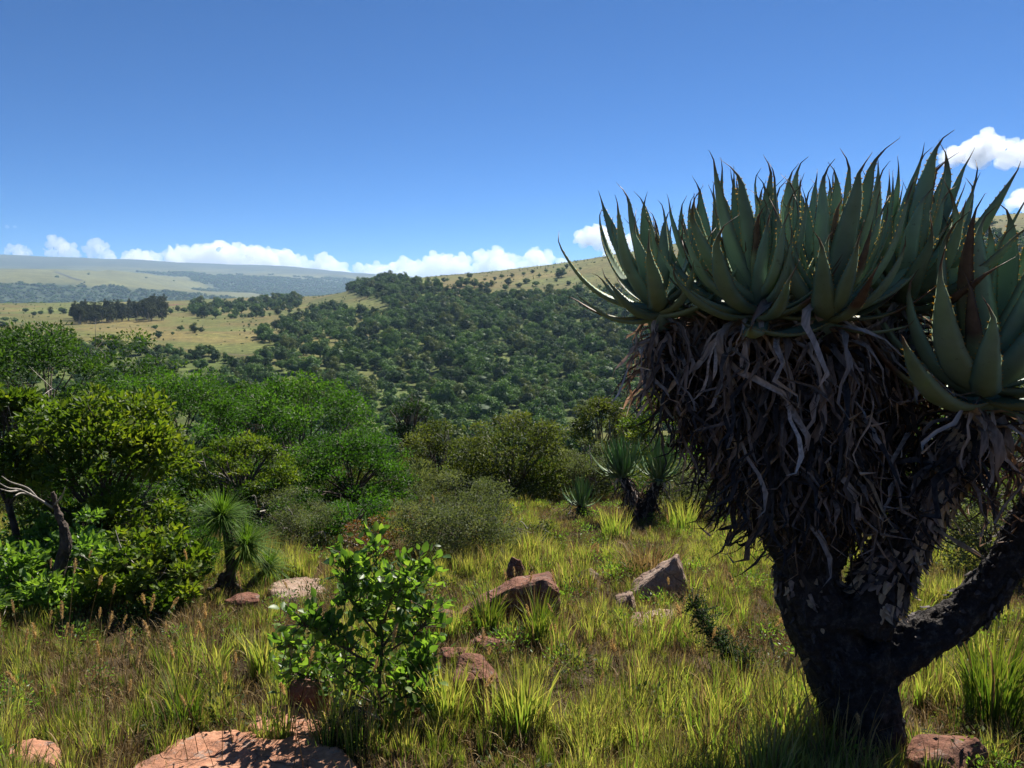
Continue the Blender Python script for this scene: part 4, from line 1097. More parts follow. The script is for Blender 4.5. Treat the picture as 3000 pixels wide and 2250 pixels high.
# the big branching aloe
A0 = P(2520, 2185, 3.45); A0.z = gz(A0.x, A0.y)
big = thing('tree_aloe', 'huge branching aloe with charred trunk and thick skirts of dead leaves', 'aloe', A0)
def pp(*q): return [P(*k) for k in q]
stems = {
 'R1': pp((2350, 1650, 3.45), (2230, 1420, 3.47), (2085, 1220, 3.52), (1975, 1060, 3.55), (1925, 925, 3.55)),
 'R2': pp((2360, 1650, 3.42), (2310, 1400, 3.40), (2250, 1150, 3.36), (2215, 925, 3.34)),
 'R3': pp((2390, 1640, 3.40), (2400, 1400, 3.36), (2415, 1150, 3.32), (2425, 935, 3.28)),
 'R4': pp((2400, 1640, 3.45), (2480, 1380, 3.48), (2580, 1100, 3.50), (2640, 890, 3.50)),
 'R6': pp((2370, 1640, 3.50), (2350, 1350, 3.65), (2330, 1100, 3.80), (2325, 880, 3.85)),
 'R7': pp((2400, 1640, 3.50), (2460, 1350, 3.68), (2520, 1100, 3.84), (2530, 870, 3.90)),
 'R9': pp((2360, 1640, 3.50), (2270, 1380, 3.58), (2140, 1120, 3.68), (2085, 905, 3.70)),
 'R5': pp((2520, 1830, 3.38), (2620, 1640, 3.34), (2730, 1450, 3.28), (2830, 1290, 3.22), (2880, 1160, 3.20)),
 'R8': pp((2560, 1960, 3.42), (2680, 1880, 3.40), (2830, 1790, 3.38), (2950, 1650, 3.36), (3050, 1490, 3.34), (3200, 1300, 3.36), (3420, 1130, 3.40)),
}
trunk_main = pp((2550, 2290, 3.45), (2535, 2190, 3.45), (2505, 2060, 3.44), (2450, 1930, 3.43), (2390, 1790, 3.44), (2350, 1650, 3.45))
tp = lambda c, m=6: smooth_path([q - A0 for q in c], m)
def taper(path, rs): return np.interp(np.linspace(0, 1, len(path)), np.linspace(0, 1, len(rs)), rs)
tubes = []
pth = tp(trunk_main); tubes.append((pth, taper(pth, [.24, .19, .165, .17, .16, .15])))
pth = tp([P(2545, 2200, 3.45), P(2530, 2020, 3.43), P(2500, 1880, 3.40)]); tubes.append((pth, taper(pth, [.17, .165, .15])))
for kx in stems:
    pth = tp(stems[kx])
    rs = {'R5': [.15, .11, .095, .085, .06], 'R8': [.12, .105, .095, .085, .08, .07, .05], 'R1': [.12, .09, .06, .045, .04]}.get(kx, [.12, .09, .07, .05])
    tubes.append((pth, taper(pth, rs)))
remesh_tubes('trunk', tubes, .012, M['charred'], big, .020, 1, 16, .4)
def keys_top(f, rg):
    if f < .16: return 'pale' if rg.random() < .75 else 'mid'
    if f < .36: return ('pale', 'mid', 'char')[int(rg.choice(3, p=[.3, .45, .25]))]
    return ('pale', 'mid', 'char', 'tan')[int(rg.choice(4, p=[.05, .33, .54, .08]))]
up = Vector((0, 0, 1))
ROS = [('R1', (-.20, -.05, 1), 30, .90, 41), ('R2', (-.10, -.12, 1), 44, 1.0, 42), ('R3', (.02, -.14, 1), 44, 1.0, 43), ('R4', (.16, -.06, 1), 44, 1.06, 44), ('R6', (-.03, .06, 1), 32, .96, 45), ('R7', (.06, .08, 1), 32, .96, 46), ('R9', (-.10, .02, 1), 30, .92, 48), ('R8', (.12, 0, 1), 34, 1.0, 49), ('R5', (.05, -.10, 1), 42, 1.34, 47)]
for kx, ax, n, sc, sd in ROS:
    rosette(big, stems[kx][-1] + Vector((0, 0, .02)), ax, n, sc, big_leaves, sd, .7, old_leaves)
    path = smooth_path(stems[kx][::-1], 6)
    if kx in ('R5', 'R8'): path = path[:int(len(path) * (.50 if kx == 'R5' else .28))]
    else: path = path[:int(len(path) * (.80 if kx in ('R2', 'R3', 'R6') else .60 if kx == 'R1' else .74))]
    skirt(big, path, keys_top, .10 if kx != 'R1' else .06, {'R1': 560, 'R5': 380}.get(kx, 640), 32, sd * 3, 1.0 if kx != 'R1' else .78)
# leaf bases clinging to the limbs
def scales(path, n, rad, mats, seed, lo=0, hi=1, size=1.0):
    """broken leaf bases lapping over a limb like shingles: short, wide, curled chips"""
    rg = np.random.default_rng(seed); path = np.asarray(path, float); g = Geo()
    for i in range(n):
        s = rg.uniform(lo, hi) * (len(path) - 1); k = min(int(s), len(path) - 2); p = path[k] + (path[k + 1] - path[k]) * (s - k)
        T = unit(path[k + 1] - path[k]); ph = rg.uniform(0, 2 * PI)
        U = unit(np.cross(T, [.3, 1, .1])); W_ = np.cross(T, U)
        o_ = U * math.cos(ph) + W_ * math.sin(ph); sd = np.cross(T, o_)
        r_ = np.interp(s / (len(path) - 1), np.linspace(0, 1, len(rad)), rad)
        L = .075 * size * rg.uniform(.6, 1.4); w = .050 * size * rg.uniform(.6, 1.3); cu = rg.uniform(-.3, 1.4); sk = rg.uniform(-.5, .5)
        V = []
        for a_ in np.linspace(0, 1, 5):
            for u in (-1, 0, 1):
                h = .006 + L * (.35 * a_ + cu * .35 * a_ ** 3) - .010 * u * u
                V.append(p + o_ * (r_ * .93 + h) - T * L * (a_ - .35 * cu * a_ ** 3) + sd * (u * w * .5 * (1 - .65 * a_ ** 1.5) + sk * L * a_ ** 2 * .6))
        i_ = np.arange(4)[:, None] * 3; j_ = np.arange(2)[None, :]
        F = np.stack([i_ + j_, i_ + 3 + j_, i_ + 3 + j_ + 1, i_ + j_ + 1], -1).reshape(-1, 4)
        g.add(V, F, int(rg.integers(mats)), rnd=rg.random())
    return g
g = scales(tp(stems['R5']), 900, [.15, .11, .095, .085], 3, 91, .10, .92, .72)
obj('leaf_scars', g.mesh('leaf_scars', [M['dry_char'], M['dry_mid'], M['dry_tan']], True), big, kind='stuff')
g = scales(tp(stems['R8']), 140, [.12, .105, .095, .085, .08], 1, 92, .15, 1, .45)
obj('leaf_scars', g.mesh('leaf_scars', [M['dry_char']], True), big, kind='stuff')
g = scales(tp(trunk_main)[20:], 80, [.155, .15], 3, 93, .3, 1, .55)
obj('leaf_scars', g.mesh('leaf_scars', [M['dry_char'], M['dry_mid'], M['dry_tan']], True), big, kind='stuff')
g = scales(tp(trunk_main)[3:24], 300, [.19, .165, .17, .16], 1, 94, 0, 1, .4)
obj('leaf_scars', g.mesh('leaf_scars', [M['dry_char']], True), big, kind='stuff')

# smaller aloes further off
def small_aloe(label, heads, foot, Y, sc, n, seed, rad=.06):
    f0 = P(foot[0], foot[1], Y); f0.z = gz(f0.x, f0.y)
    root = thing('tree_aloe', label, 'aloe', f0)
    tb = []
    for i, (hx_, hy_, dy) in enumerate(heads):
        h = P(hx_, hy_, Y + dy); mid = f0 + (h - f0) * .4; mid.x = f0.x + (h.x - f0.x) * .35
        ctrl = [f0 + Vector((0, 0, -.15)), mid, h]
        pth = smooth_path([q - f0 for q in ctrl], 6); tb.append((pth, taper(pth, [.13, .10, .07])))
        rosette(root, h, ((hx_ - foot[0]) * .0016, -.03, 1), n, sc, small_leaves, seed + i, 2.2)
        def kf(f, rg): return 'pale' if f < .12 else ('mid' if rg.random() < .3 else 'char')
        skirt(root, smooth_path(ctrl[::-1], 6)[:9], kf, .09, 300, 30, seed + 20 + i, .8)
    remesh_tubes('trunk', tb, .03, M['charred'], root, .015)
small_aloe('smaller twin headed aloe with dark skirts standing in the grass clearing', [(1822, 1392, .1), (1932, 1402, -.1)], (1885, 1565), 11.2, 1.0, 84, 141)
small_aloe('low single headed aloe half hidden left of the twin headed aloe', [(1702, 1480, 0)], (1705, 1530), 11.6, .72, 60, 161)

# ------------------------------------------------------------------ leafy bush in the foreground: single leaves on twigs
def leafy_bush():
    b = P(1112, 2165, 3.75); b.z = gz(b.x, b.y)
    root = thing('leafy_bush', 'leafy bush with broad bright green leaves casting shadow on the flat rock', 'bush', b)
    Y = 3.75
    main = [pp((1112, 2165, Y), (1112, 2000, Y), (1120, 1880, Y), (1110, 1750, Y), (1098, 1590, Y)),
            pp((1114, 2060, Y), (1040, 1980, Y - .05), (930, 1930, Y - .1), (840, 1890, Y - .1)),
            pp((1120, 1900, Y), (1180, 1800, Y + .1), (1215, 1720, Y + .12), (1240, 1660, Y + .1)),
            pp((1120, 1880, Y), (1050, 1790, Y - .1), (1010, 1720, Y - .12), (1030, 1640, Y - .1)),
            pp((1114, 2050, Y), (1190, 1990, Y + .05), (1230, 1960, Y + .05), (1250, 1900, Y + .1)),
            pp((1114, 2070, Y), (1010, 2020, Y + .15), (900, 1985, Y + .2), (850, 1960, Y + .2)),
            pp((1112, 1960, Y), (1010, 1900, Y - .2), (930, 1850, Y - .25), (880, 1830, Y - .25)),
            pp((1116, 1850, Y), (1150, 1750, Y - .2), (1190, 1690, Y - .25)), pp((1116, 1850, Y), (1090, 1760, Y + .25), (1060, 1690, Y + .3)),
            pp((1120, 1920, Y), (1210, 1860, Y - .15), (1265, 1800, Y - .2)), pp((1114, 2060, Y), (1200, 2040, Y - .1), (1235, 2060, Y - .15))]
    g = Geo(); spots = []
    for i, c in enumerate(main):
        p = smooth_path([q - b for q in c], 6)
        V, F = tube(p, np.linspace(.012 if i == 0 else .007, .0025, len(p)), 6); g.add(V, F)
        k0 = 10 if i == 0 else 4
        for s in range(k0, len(p)):
            for q in range(4):
                d = rdir(1, .5)[0]; e = p[s] + d * RNG.uniform(.06, .16)
                V, F = tube([p[s], (p[s] + e) / 2 + np.array([0, 0, .008]), e], [.003, .0025, .0015], 4); g.add(V, F)
                for w in range(4):
                    f = .25 + .25 * w; spots.append((p[s] + (e - p[s]) * f, d))
        for w in range(5): spots.append((p[-1], rdir(1, .8)[0]))
    obj('stem', g.mesh('stem', [M['bark']], True), root)
    lm = []
    prof_t = [(0, 0), (.06, .10), (.25, .42), (.5, .5), (.75, .34), (.92, .12), (1.0, 0)]
    for k in range(6):
        rg = np.random.default_rng(800 + k); V = []; 
        bend = rg.uniform(-.25, .12); fold = rg.uniform(.08, .28)
        for (a, w) in prof_t:
            for u in (-1, 0, 1): V.append((a, u * w * .62, abs(u) * w * fold + bend * a * a))
        V = np.array(V); i = np.arange(len(prof_t) - 1)[:, None] * 3; j = np.arange(2)[None, :]
        F = np.stack([i + j, i + 3 + j, i + 3 + j + 1, i + j + 1], -1).reshape(-1, 4)
        lm.append(make_mesh('bush_leaf', V, [F], [M['bush_leaf']], smooth=True, attrs={'rnd': np.full(len(V), (k + .5) / 6)}))
    spots = [spots[i] for i in RNG.permutation(len(spots))]
    g = Geo(); n_obj = 0
    for p, d in spots:
        D = Vector(unit(np.array(d) * .6 + rdir(1, .55)[0] * .8)); Nn = Vector(rdir(1, .7)[0]); S = Nn.cross(D).normalized(); N2 = D.cross(S)
        mt = Matrix((D, S, N2)).transposed(); s = RNG.uniform(.034, .062); k = int(RNG.integers(6))
        if n_obj < 300:
            obj('leaf', lm[k], root, loc=p, rot=mt.to_euler(), scale=s); n_obj += 1
        else:
            co = np.empty(len(lm[k].vertices) * 3, np.float32); lm[k].vertices.foreach_get('co', co)
            i = np.arange(len(prof_t) - 1)[:, None] * 3; j = np.arange(2)[None, :]
            F = np.stack([i + j, i + 3 + j, i + 3 + j + 1, i + j + 1], -1).reshape(-1, 4)
            g.add(co.reshape(-1, 3) * s @ np.array(mt).T + np.asarray(p), F, 0, rnd=RNG.random())
    print('bush leaves', len(spots))
    if g.n: obj('small_leaves', g.mesh('small_leaves', [M['bush_leaf']], True), root, kind='stuff')
leafy_bush()
LT('low_shrub', 'low dark fine leaved shrub at the foot of the leafy bush', 'shrub', 1040, 2140, 200, 190, 3.62, M['sprig'], .018, 2600, .35, 40, trunk_r=.008)

# thin feathery sapling left of the big aloe
def sapling(label, ctrl, Y, n, mat, spread, leaf):
    b = P(ctrl[0][0], ctrl[0][1], Y); b.z = gz(b.x, b.y)
    root = thing('feathery_sapling', label, 'sapling', b)
    p = smooth_path([P(a, c_, Y) - b for a, c_ in ctrl], 8); p[0][2] = -.05
    g = Geo(); V, F = tube(p, np.linspace(.009, .002, len(p)), 6); g.add(V, F)
    C, D = [], []
    for i in range(n):
        s = RNG.integers(len(p) // 6, len(p)); d = rdir(1, .4)[0]; e = p[s] + d * spread * RNG.uniform(.3, 1)
        V, F = tube([p[s], e], [.002, .001], 3); g.add(V, F)
        for w in np.linspace(.2, 1, 14):
            C.append(p[s] + (e - p[s]) * w); D.append(unit(d + RNG.normal(size=3) * .8))
    obj('stem', g.mesh('stem', [M['bark']], True), root)
    C, D = np.array(C), np.array(D)
    V, F, r = leaves(C, D, rdir(len(C), .8), np.full(len(C), leaf), np.full(len(C), leaf * .5))
    g = Geo(); g.add(V, F, 0, rnd=r); obj('leaflets', g.mesh('leaflets', [mat]), root, kind='stuff')
sapling('slender dark feathery sapling leaning left beside the big aloe', [(2235, 2120), (2215, 2020), (2150, 1930), (2080, 1850), (2030, 1770)], 4.5, 300, M['sprig'], .15, .018)
sapling('short feathery sapling with dark stem beside the leaning sapling', [(2215, 2125), (2200, 2030), (2190, 1950), (2175, 1900)], 4.55, 120, M['sprig'], .12, .017)

# ------------------------------------------------------------------ spiky headed plant with forked trunk
def spiky_plant():
    Y = 6.6
    b = P(680, 1775, Y); b.z = gz(b.x, b.y)
    root = thing('spiky_plant', 'fork stemmed plant with round heads of thin grassy leaves', 'plant', b)
    st = [pp((680, 1800, Y), (678, 1700, Y), (672, 1600, Y), (660, 1535, Y)), pp((676, 1680, Y), (700, 1640, Y - .05), (725, 1625, Y - .05)),
          pp((672, 1780, Y - .05), (655, 1720, Y - .08), (648, 1690, Y - .08), (672, 1682, Y - .02)), pp((648, 1700, Y - .08), (630, 1720, Y - .1), (605, 1728, Y - .12)),
          pp((682, 1700, Y), (715, 1740, Y), (738, 1775, Y)), pp((690, 1760, Y + .05), (745, 1700, Y + .1), (782, 1668, Y + .1))]
    tb = [(smooth_path([q - b for q in c], 5), .045 if i == 0 else (.03 if i in (1, 2, 5) else .02)) for i, c in enumerate(st)]
    remesh_tubes('trunk', [(p, np.full(len(p), r)) for p, r in tb], .012, M['bark'], root, .008)
    for (hx_, hy_, dy, R_, n) in ((650, 1515, 0, .36, 520), (722, 1600, -.05, .36, 520), (785, 1660, .1, .28, 300)):
        c0 = np.array(P(hx_, hy_, Y + dy) - b); g = Geo()
        d = rdir(n, .55); Ls = R_ * RNG.uniform(.65, 1.15, n)
        for i in range(n):
            t = np.linspace(0, 1, 5); dr = np.outer(t * Ls[i], d[i]); dr[:, 2] -= RNG.uniform(.1, .5) * Ls[i] * t ** 2.2
            s = unit(np.cross(d[i], [0, 0, 1.0])); w = .0045 * np.interp(t, [0, .5, 1], [1, .8, .08])
            V = np.concatenate([c0 + dr - s * w[:, None], c0 + dr + s * w[:, None]]); k = np.arange(4)
            g.add(V, np.stack([k, k + 1, k + 6, k + 5], -1), 0, rnd=RNG.random(), t=np.tile(t * .5, 2))
        obj('leaf_head', g.mesh('leaf_head', [M['spiky']]), root, kind='stuff')
M['spiky'] = foliage_mat('spiky', [(0, (.06, .12, .02)), (.7, (.10, .18, .03)), (1, (.17, .24, .05))], .46, (1.4, 1.5, .5), .6, .15, .1, 2, tip=(.2, .2, .08))
spiky_plant()

# dead snag with bare twigs
def snag():
    Y = 5.85
    b = P(165, 1790, Y); b.z = gz(b.x, b.y)
    root = thing('dead_snag', 'broken dead trunk with bare pale twigs among the large leaved shrub', 'dead tree', b)
    c = pp((160, 1830, Y), (165, 1700, Y), (190, 1610, Y), (190, 1560, Y), (168, 1500, Y), (153, 1440, Y))
    p = smooth_path([q - b for q in c], 6)
    remesh_tubes('trunk', [(p, taper(p, [.045, .045, .05, .038, .027, .022]))], .009, M['bark'], root, .014, 5, 24)
    g = Geo()
    for q in ([(158, 1490), (110, 1460), (60, 1435), (20, 1428), (-30, 1395)], [(110, 1462), (80, 1430), (30, 1412), (5, 1395)], [(90, 1448), (60, 1445), (40, 1455)], [(160, 1480), (180, 1455), (190, 1430)], [(60, 1435), (30, 1440), (0, 1432)]):
        p = smooth_path([P(a, d_, Y - .1 * k) - b for k, (a, d_) in enumerate(q)], 5)
        V, F = tube(p, np.linspace(.011, .003, len(p)), 5); g.add(V, F)
    obj('twigs', g.mesh('twigs', [M['bark_pale']], True), root)
snag()

# ------------------------------------------------------------------ grass
def tuft_mesh(seed, mat, n=46, h=.34, r=.07, wid=.0032, lean=.55, curve=.5, dry=.12, drymat=None):
    rg = np.random.default_rng(seed)
    g = Geo(); t = np.linspace(0, 1, 5)
    for i in range(n):
        ph = rg.uniform(0, 2 * PI); q = r * math.sqrt(rg.random()); L = h * rg.uniform(.45, 1.15)
        d = np.array([math.cos(ph + rg.normal() * .5), math.sin(ph + rg.normal() * .5), 0])
        le = lean * rg.uniform(.15, 1.2); cu = curve * rg.uniform(.2, 1.5)
        e = le * t + cu * t ** 2.2
        seg = np.stack([np.sin(e), np.cos(e)], -1) * (L / 4)
        pos = np.concatenate([[[0, 0]], np.cumsum(seg[:-1], 0)])
        base = np.array([math.cos(ph) * q, math.sin(ph) * q, -.03])
        pts = base + pos[:, :1] * d + pos[:, 1:] * np.array([0, 0, 1])
        s = np.array([-d[1], d[0], 0]); a = rg.uniform(-.9, .9); s = s * math.cos(a) + d * math.sin(a)
        w = wid * rg.uniform(.6, 1.3) * np.interp(t, [0, .4, .8, 1], [.8, 1, .6, .05])
        V = np.concatenate([pts - s * w[:, None], pts + s * w[:, None]]); k = np.arange(4)
        isdry = rg.random() < dry
        g.add(V, np.stack([k, k + 1, k + 6, k + 5], -1), 1 if isdry else 0, rnd=rg.random(), t=np.tile(t, 2))
    return g.mesh('grass_tuft', [mat, drymat or M['straw']])
tufts = ([tuft_mesh(900 + i, M['grass'], 70, .24 + .06 * (i % 3), r=.06 + .02 * (i % 3), lean=.4 + .15 * (i % 4), dry=.16 + .09 * (i % 3)) for i in range(6)] +
         [tuft_mesh(920 + i, M['grass_dark'], 60, .26 + .06 * i, lean=.4) for i in range(2)] +
         [tuft_mesh(940 + i, M['straw'], 44, .24, r=.09, lean=1.0, curve=.9, wid=.0022) for i in range(2)] +
         [tuft_mesh(960, M['grass'], 50, .13, r=.12, lean=.9, dry=.35), tuft_mesh(961, M['straw'], 60, .12, r=.16, lean=1.5, curve=.6, wid=.0025, dry=0),
          tuft_mesh(962, M['grass_dark'], 26, .36, r=.05, lean=.35, curve=.35, wid=.003, dry=.5)])
N = 33000
y = 1.3 + (15.5 - 1.3) * RNG.random(N) ** .85
x = RNG.uniform(-1, 1, N) * (.86 * y + 3.4)
dn = fbm(x * .9, y * .9, 80)
keep = RNG.random(N) < np.clip(.60 + 1.5 * dn, .34, 1)
for poly, e in ROCKS:
    c0 = poly.mean(0); q = c0 + (poly - c0) * .93
    keep &= ~inpoly(x, y, q)
gx0, gy0 = A0.x, A0.y
keep &= np.hypot(x - gx0, y - gy0) > .2
keep &= ~((y < 2.75) & (RNG.random(N) < .5))
x, y = x[keep], y[keep]; n = len(x); z = ground(x, y)
w = fbm(x * .6, y * .6, 84)
idx = np.where(RNG.random(n) < .46 + .9 * fbm(x * 1.1, y * 1.1, 86, 3), RNG.integers(0, 6, n), RNG.choice([6, 7, 8, 9, 10, 11, 12], n, p=[.12, .12, .15, .15, .20, .18, .08]))
lush = fbm(x * 1.1, y * 1.1, 86, 3)
s = RNG.uniform(.5, 1.15, n) * np.clip(.72 + .75 * lush, .35, 1.3) * (.70 + .30 * sstep(2.2, 4, y)) * (1 - .25 * sstep(7, 11, y))
s = np.where(idx == 11, np.maximum(s, .8), s)
print('tufts', n)
instancer('grass', 'bright green and straw coloured grass of the hillside clearing', np.stack([x, y, z], -1), RNG.uniform(0, 6.28, n), s, idx, tufts)

# dry litter and short growth between the tufts
litter = [tuft_mesh(970 + i, M['straw'], 46, .13, r=.20, lean=1.65, curve=.25, wid=.0022, dry=0) for i in range(2)] + [tuft_mesh(975 + i, M['litter'], 40, .11, r=.20, lean=1.55, curve=.3, wid=.0032, dry=.3) for i in range(2)] + [tuft_mesh(978, M['grass_dark'], 40, .09, r=.18, lean=.9, wid=.003, dry=.3)] + [shrub_proto(980 + i, M[('bush_leaf', 'tree_olive')[i]], 90, .14, (.75, .75, .5)) for i in range(2)]
N = 19000
y = 1.2 + (16.5 - 1.2) * RNG.random(N) ** .8
x = RNG.uniform(-1, 1, N) * (.86 * y + 3.4)
keep = np.ones(N, bool)
for poly, e in ROCKS:
    c0 = poly.mean(0); keep &= ~inpoly(x, y, c0 + (poly - c0) * .97)
x, y = x[keep], y[keep]; n = len(x)
li = np.where(RNG.random(n) < .09, RNG.integers(5, 7, n), RNG.integers(0, 5, n))
instancer('litter', 'dry fallen stalks and low weeds between the grass tufts', np.stack([x, y, ground(x, y) + .012], -1), RNG.uniform(0, 6.28, n), np.where(li >= 5, RNG.uniform(.10, .24, n), RNG.uniform(.6, 1.3, n)), li, litter)

# single tussocks that stand out
def tussock(label, px, py, h, mat, n=150, lean=.8, Y=None, r=.09, seed=0, wid=.0045):
    q = on_ground(px, py, 1.5, 40)
    k = q.y / FPX / ray(px, py)[1]
    me = tuft_mesh(1000 + seed, mat, n, h * k * 1.1, r, wid, lean, .6, .08)
    o = obj('grass_tussock', me, loc=q); tag(o, label, 'grass tussock')
tussock('tall dark green tussock right of the big aloe trunk', 2900, 2130, 330, M['grass_dark'], 260, .7, r=.14, seed=1)
tussock('dark green tussock in front of the rock ledge', 1430, 1860, 150, M['grass_dark'], 170, .7, seed=2)
tussock('pale arching tussock with wide blades above the squat boulder', 1580, 1890, 170, M['grass_dark'], 150, .9, seed=3)
tussock('bright yellow green tussock in front of the squat brown boulder', 1310, 2130, 190, M['grass'], 220, .5, r=.12, seed=4, wid=.005)
tussock('yellow green tussock right of the squat brown boulder', 1530, 2150, 210, M['grass'], 220, .6, r=.12, seed=5, wid=.005)
tussock('arching dry brown tussock under the twin headed aloe', 1900, 1690, 120, M['straw'], 300, 1.3, r=.3, seed=6)
tussock('green tussock left of the large flat slab', 540, 2150, 180, M['grass_dark'], 160, .6, seed=7)
tussock('upright green tussock left of the leafy bush', 770, 1990, 150, M['grass'], 160, .5, seed=8)
tussock('yellow tussock at the left foot of the twin headed aloe', 1800, 1580, 100, M['grass'], 180, .5, r=.2, seed=9)
tussock('green tussock at the right foot of the twin headed aloe', 2000, 1560, 100, M['grass'], 180, .5, r=.2, seed=10)
tussock('dry straw tussock at the foot of the big aloe', 2440, 2260, 260, M['straw'], 60, .6, r=.16, seed=11, wid=.004)

# seed heads on thin stalks
def stalk_meshes():
    res = []
    for k in range(4):
        rg = np.random.default_rng(1100 + k)
        lean = rg.uniform(.1, .5); t = np.linspace(0, 1, 7); e = lean * (.3 + t)
        p = np.cumsum(np.stack([np.sin(e), 0 * t, np.cos(e)], -1) * .1, 0) - np.array([0, 0, .13])
        g = Geo(); V, F = tube(p, np.linspace(.0022, .0012, 7), 4); g.add(V, F, 0, rnd=.6, t=0)
        st = g.mesh('stem', [M['straw']])
        d = unit(p[-1] - p[-2]); n = 120; s = rg.random(n); C = p[-1] + d * (s * .085)[:, None]
        D = unit(rg.normal(size=(n, 3))) * .8 + d * 1.1
        V, F, r = leaves(C, D, unit(rg.normal(size=(n, 3))), .016 * np.sin(PI * (.12 + .8 * s)) + .004, np.full(n, .003))
        g = Geo(); g.add(V, F, 0, rnd=np.clip(r + .2, 0, 1), t=0)
        res.append((st, g.mesh('seed_head', [M['seed']])))
    return res
M['seed'] = foliage_mat('seed', [(0, (.32, .22, .10)), (.6, (.48, .36, .18)), (1, (.62, .50, .30))], .35, (1.2, 1.0, .6), .7, .1, .1, 2)
sm = stalk_meshes()
seed_px = [(590, 2060), (565, 2080), (650, 2065), (692, 2035), (700, 2000), (350, 2110), (258, 2040), (40, 2060), (20, 1960), (250, 1800), (210, 1700), (140, 1750), (300, 1830), (385, 1890), (460, 1850), (390, 1960), (770, 1960), (1120, 1905), (1560, 1870), (1640, 1900),
           (1670, 1850), (1300, 2100), (1850, 1950), (1900, 1600), (1980, 1620), (2100, 1900), (1440, 1560), (1300, 1560), (80, 1900), (120, 2150), (480, 2010), (1700, 2080), (1760, 2000), (2330, 2100), (2540, 2160), (1000, 1990), (620, 1950), (900, 2110), (330, 1960), (180, 1960)]
seed_px += [(RNG.uniform(20, 2300), RNG.uniform(1720, 2120)) for _ in range(55)]
for i, (a, b_) in enumerate(seed_px):
    q = on_ground(a, b_ + 170 * 4 / max(on_ground(a, b_ + 60, 1.5, 40).y, 3), 1.5, 40)
    s = RNG.uniform(.7, 1.15)
    root = thing('grass_stalk', 'thin grass stalk with a tan bristly seed head', 'grass stalk', q, 'seeding grass stalks in the clearing')
    root.rotation_euler = (0, 0, RNG.uniform(0, 6.28)); root.scale = (s, s, s)
    obj('stem', sm[i % 4][0], root); obj('seed_head', sm[i % 4][1], root)

# ------------------------------------------------------------------ clouds (outside the haze)
def cloud_mat(name, dens):
    m, nt, out = new_mat(name)
    v = nt.nodes.new('ShaderNodeVolumePrincipled')
    v.inputs['Color'].default_value = (.955, .96, .97, 1); v.inputs['Density'].default_value = dens; v.inputs['Anisotropy'].default_value = .3
    nt.links.new(v.outputs[0], out.inputs['Volume'])
    return m
M['cloud'] = cloud_mat('cloud', .0052)
M['puff'] = cloud_mat('puff', .0034)
M['wisp'] = cloud_mat('wisp', .0016)
CD = 14000.0
def cloud(label, blobs, mat, voxel, seed, amp=40, flat=None):
    """blobs: (px, py, radius px) joined into one puffy body"""
    cx = P(blobs[0][0], blobs[0][1], CD)
    g = Geo(); rg = np.random.default_rng(seed)
    bm = bmesh.new(); bmesh.ops.create_icosphere(bm, subdivisions=3, radius=1)
    v = np.array([q.co for q in bm.verts]); f = np.array([[w.index for w in q.verts] for q in bm.faces]); bm.free()
    for a, b, r in blobs:
        c_ = np.array(P(a, b, CD + rg.uniform(-300, 300)) - cx); k = r * CD / FPX
        g.add(v * k * np.array([1.15, 1.2, 1]) + c_, f)
        for _ in range(11):
            d = rdir(1, .3)[0]; kk = k * rg.uniform(.18, .5)
            g.add(v * kk + c_ + d * k * .85, f)
    me = g.mesh('cloud', [mat])
    o = bpy.data.objects.new('tmp', me); COL.objects.link(o)
    md = o.modifiers.new('r', 'REMESH'); md.mode = 'VOXEL'; md.voxel_size = voxel
    dg = bpy.context.evaluated_depsgraph_get()
    me2 = bpy.data.meshes.new_from_object(o.evaluated_get(dg)); bpy.data.objects.remove(o)
    n = len(me2.vertices); co = np.empty(n * 3, np.float32); me2.vertices.foreach_get('co', co); co = co.reshape(-1, 3)
    no = np.empty(n * 3, np.float32); me2.vertices.foreach_get('normal', no); no = no.reshape(-1, 3)
    d = fbm((co[:, 0] + co[:, 1] * .6) / 300, (co[:, 2] + co[:, 1] * .5) / 220, seed, 3) + 1.2 * fbm((co[:, 0] + co[:, 1] * .6) / 90, (co[:, 2] - co[:, 1] * .5) / 75, seed + 9, 3)
    co += no * (amp * 1.9 * d)[:, None]
    me2.vertices.foreach_set('co', co.ravel()); me2.materials.clear(); me2.materials.append(mat); me2.update()
    oo = obj('cloud', me2, loc=cx); tag(oo, label, 'cloud')
    print('cloud', len(me2.polygons))
def bank(x0, x1, top, n, depth, seed):
    rg = np.random.default_rng(seed); bl = []
    for i in range(n):
        x = x0 + (x1 - x0) * (i + rg.uniform(.1, .9)) / n; tp_ = np.interp(x, [p[0] for p in top], [p[1] for p in top])
        r = rg.uniform(16, 30); bl.append((x, tp_ + r * .95 + rg.uniform(0, 14), r)); bl.append((x + rg.uniform(-20, 20), tp_ + r * 1.1 + 32, r * 1.15))
        if depth > 60: bl.append((x + rg.uniform(-20, 20), tp_ + r + 65, r * 1.2))
    return bl
cloud('long white cloud bank along the far ridge', bank(370, 1010, [(360, 752), (420, 728), (560, 715), (640, 710), (790, 712), (860, 740), (960, 752), (1010, 772)], 24, 70, 1), M['cloud'], 30, 1)
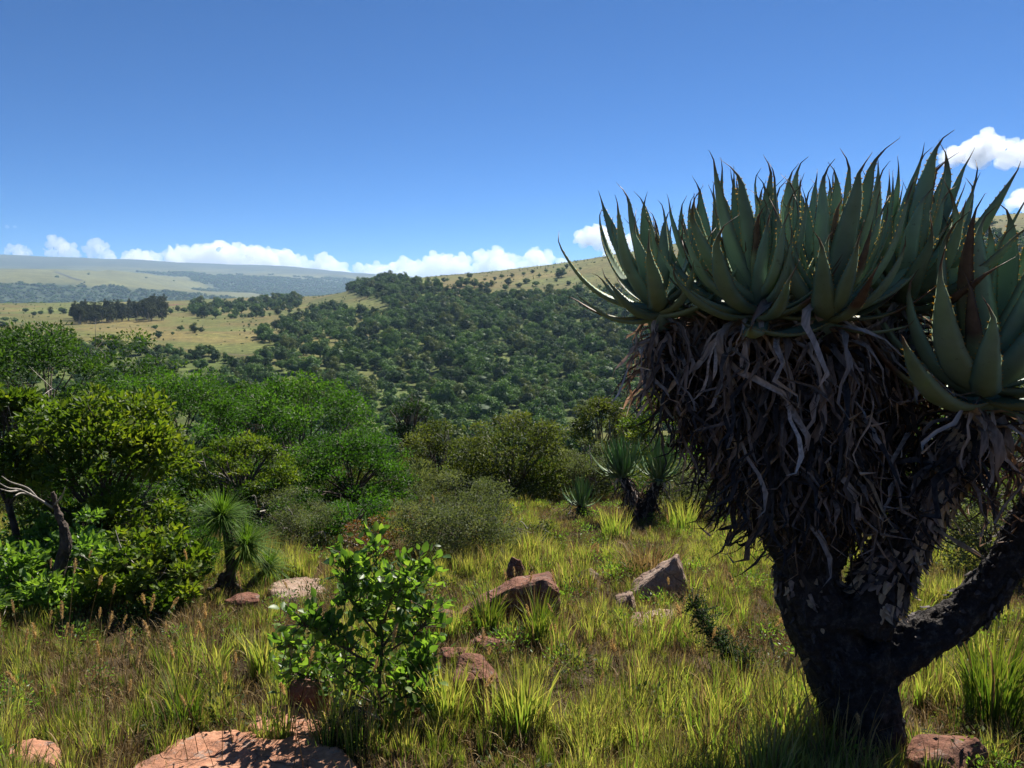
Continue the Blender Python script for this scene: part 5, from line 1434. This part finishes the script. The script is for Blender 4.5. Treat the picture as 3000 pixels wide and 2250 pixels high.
cloud('bright white cloud bank over the saddle beside the hill crest', bank(1000, 1650, [(1000, 772), (1100, 765), (1250, 748), (1400, 736), (1520, 728), (1600, 732), (1640, 752), (1660, 768)], 22, 70, 2), M['cloud'], 30, 2)
cloud('small white cloud puff over the highest part of the far ridge', [(45, 728, 20), (20, 735, 16), (75, 735, 18), (60, 745, 18)], M['puff'], 26, 3, 44)
cloud('middle white cloud puff above the far ridge', [(165, 720, 24), (200, 735, 22), (150, 740, 18), (225, 748, 14)], M['puff'], 26, 4, 44)
cloud('tall white cloud puff next to the long cloud bank', [(290, 722, 24), (310, 740, 22), (265, 742, 20), (325, 755, 16)], M['puff'], 26, 5, 44)
cloud('thin wispy cloud above the small puffs', [(20, 664, 7), (45, 666, 6), (-10, 666, 8), (70, 670, 4)], M['wisp'], 30, 6, 14)
cloud('white cloud behind the left leaves of the big aloe', [(1760, 698, 34), (1720, 700, 26), (1800, 712, 32), (1840, 720, 30), (1690, 698, 12), (1790, 735, 24)], M['cloud'], 26, 7, 40)
cloud('white cloud in the open sky right of the big aloe crown', [(2890, 430, 36), (2840, 445, 32), (2790, 455, 26), (2950, 445, 36), (3010, 450, 36), (2870, 465, 26), (2940, 470, 22)], M['cloud'], 26, 8, 40)
cloud('small white cloud over the hill crest right of the big aloe', [(2990, 580, 26), (2970, 600, 18), (3020, 590, 30)], M['cloud'], 26, 9, 30)

# ------------------------------------------------------------------ haze
m, nt, out = new_mat('haze')
v = nt.nodes.new('ShaderNodeVolumePrincipled'); v.inputs['Color'].default_value = (.48, .70, 1.0, 1); v.inputs['Density'].default_value = 1.1e-4; v.inputs['Anisotropy'].default_value = .2
nt.links.new(v.outputs[0], out.inputs['Volume'])
zl, zh = float(ZG.min()) - 1.5, float(ZG.max()) + 12
b = 9100.0
V = [(sx * b, sy * b, zz) for zz in (zl, zh) for sx, sy in ((-1, -1), (1, -1), (1, 1), (-1, 1))]
F = [np.array([[0, 3, 2, 1], [4, 5, 6, 7], [0, 1, 5, 4], [1, 2, 6, 5], [2, 3, 7, 6], [3, 0, 4, 7]])]
hz_ = obj('haze', make_mesh('haze', V, F, [m])); tag(hz_, 'thin blue haze in the air over the valley', kind='stuff')
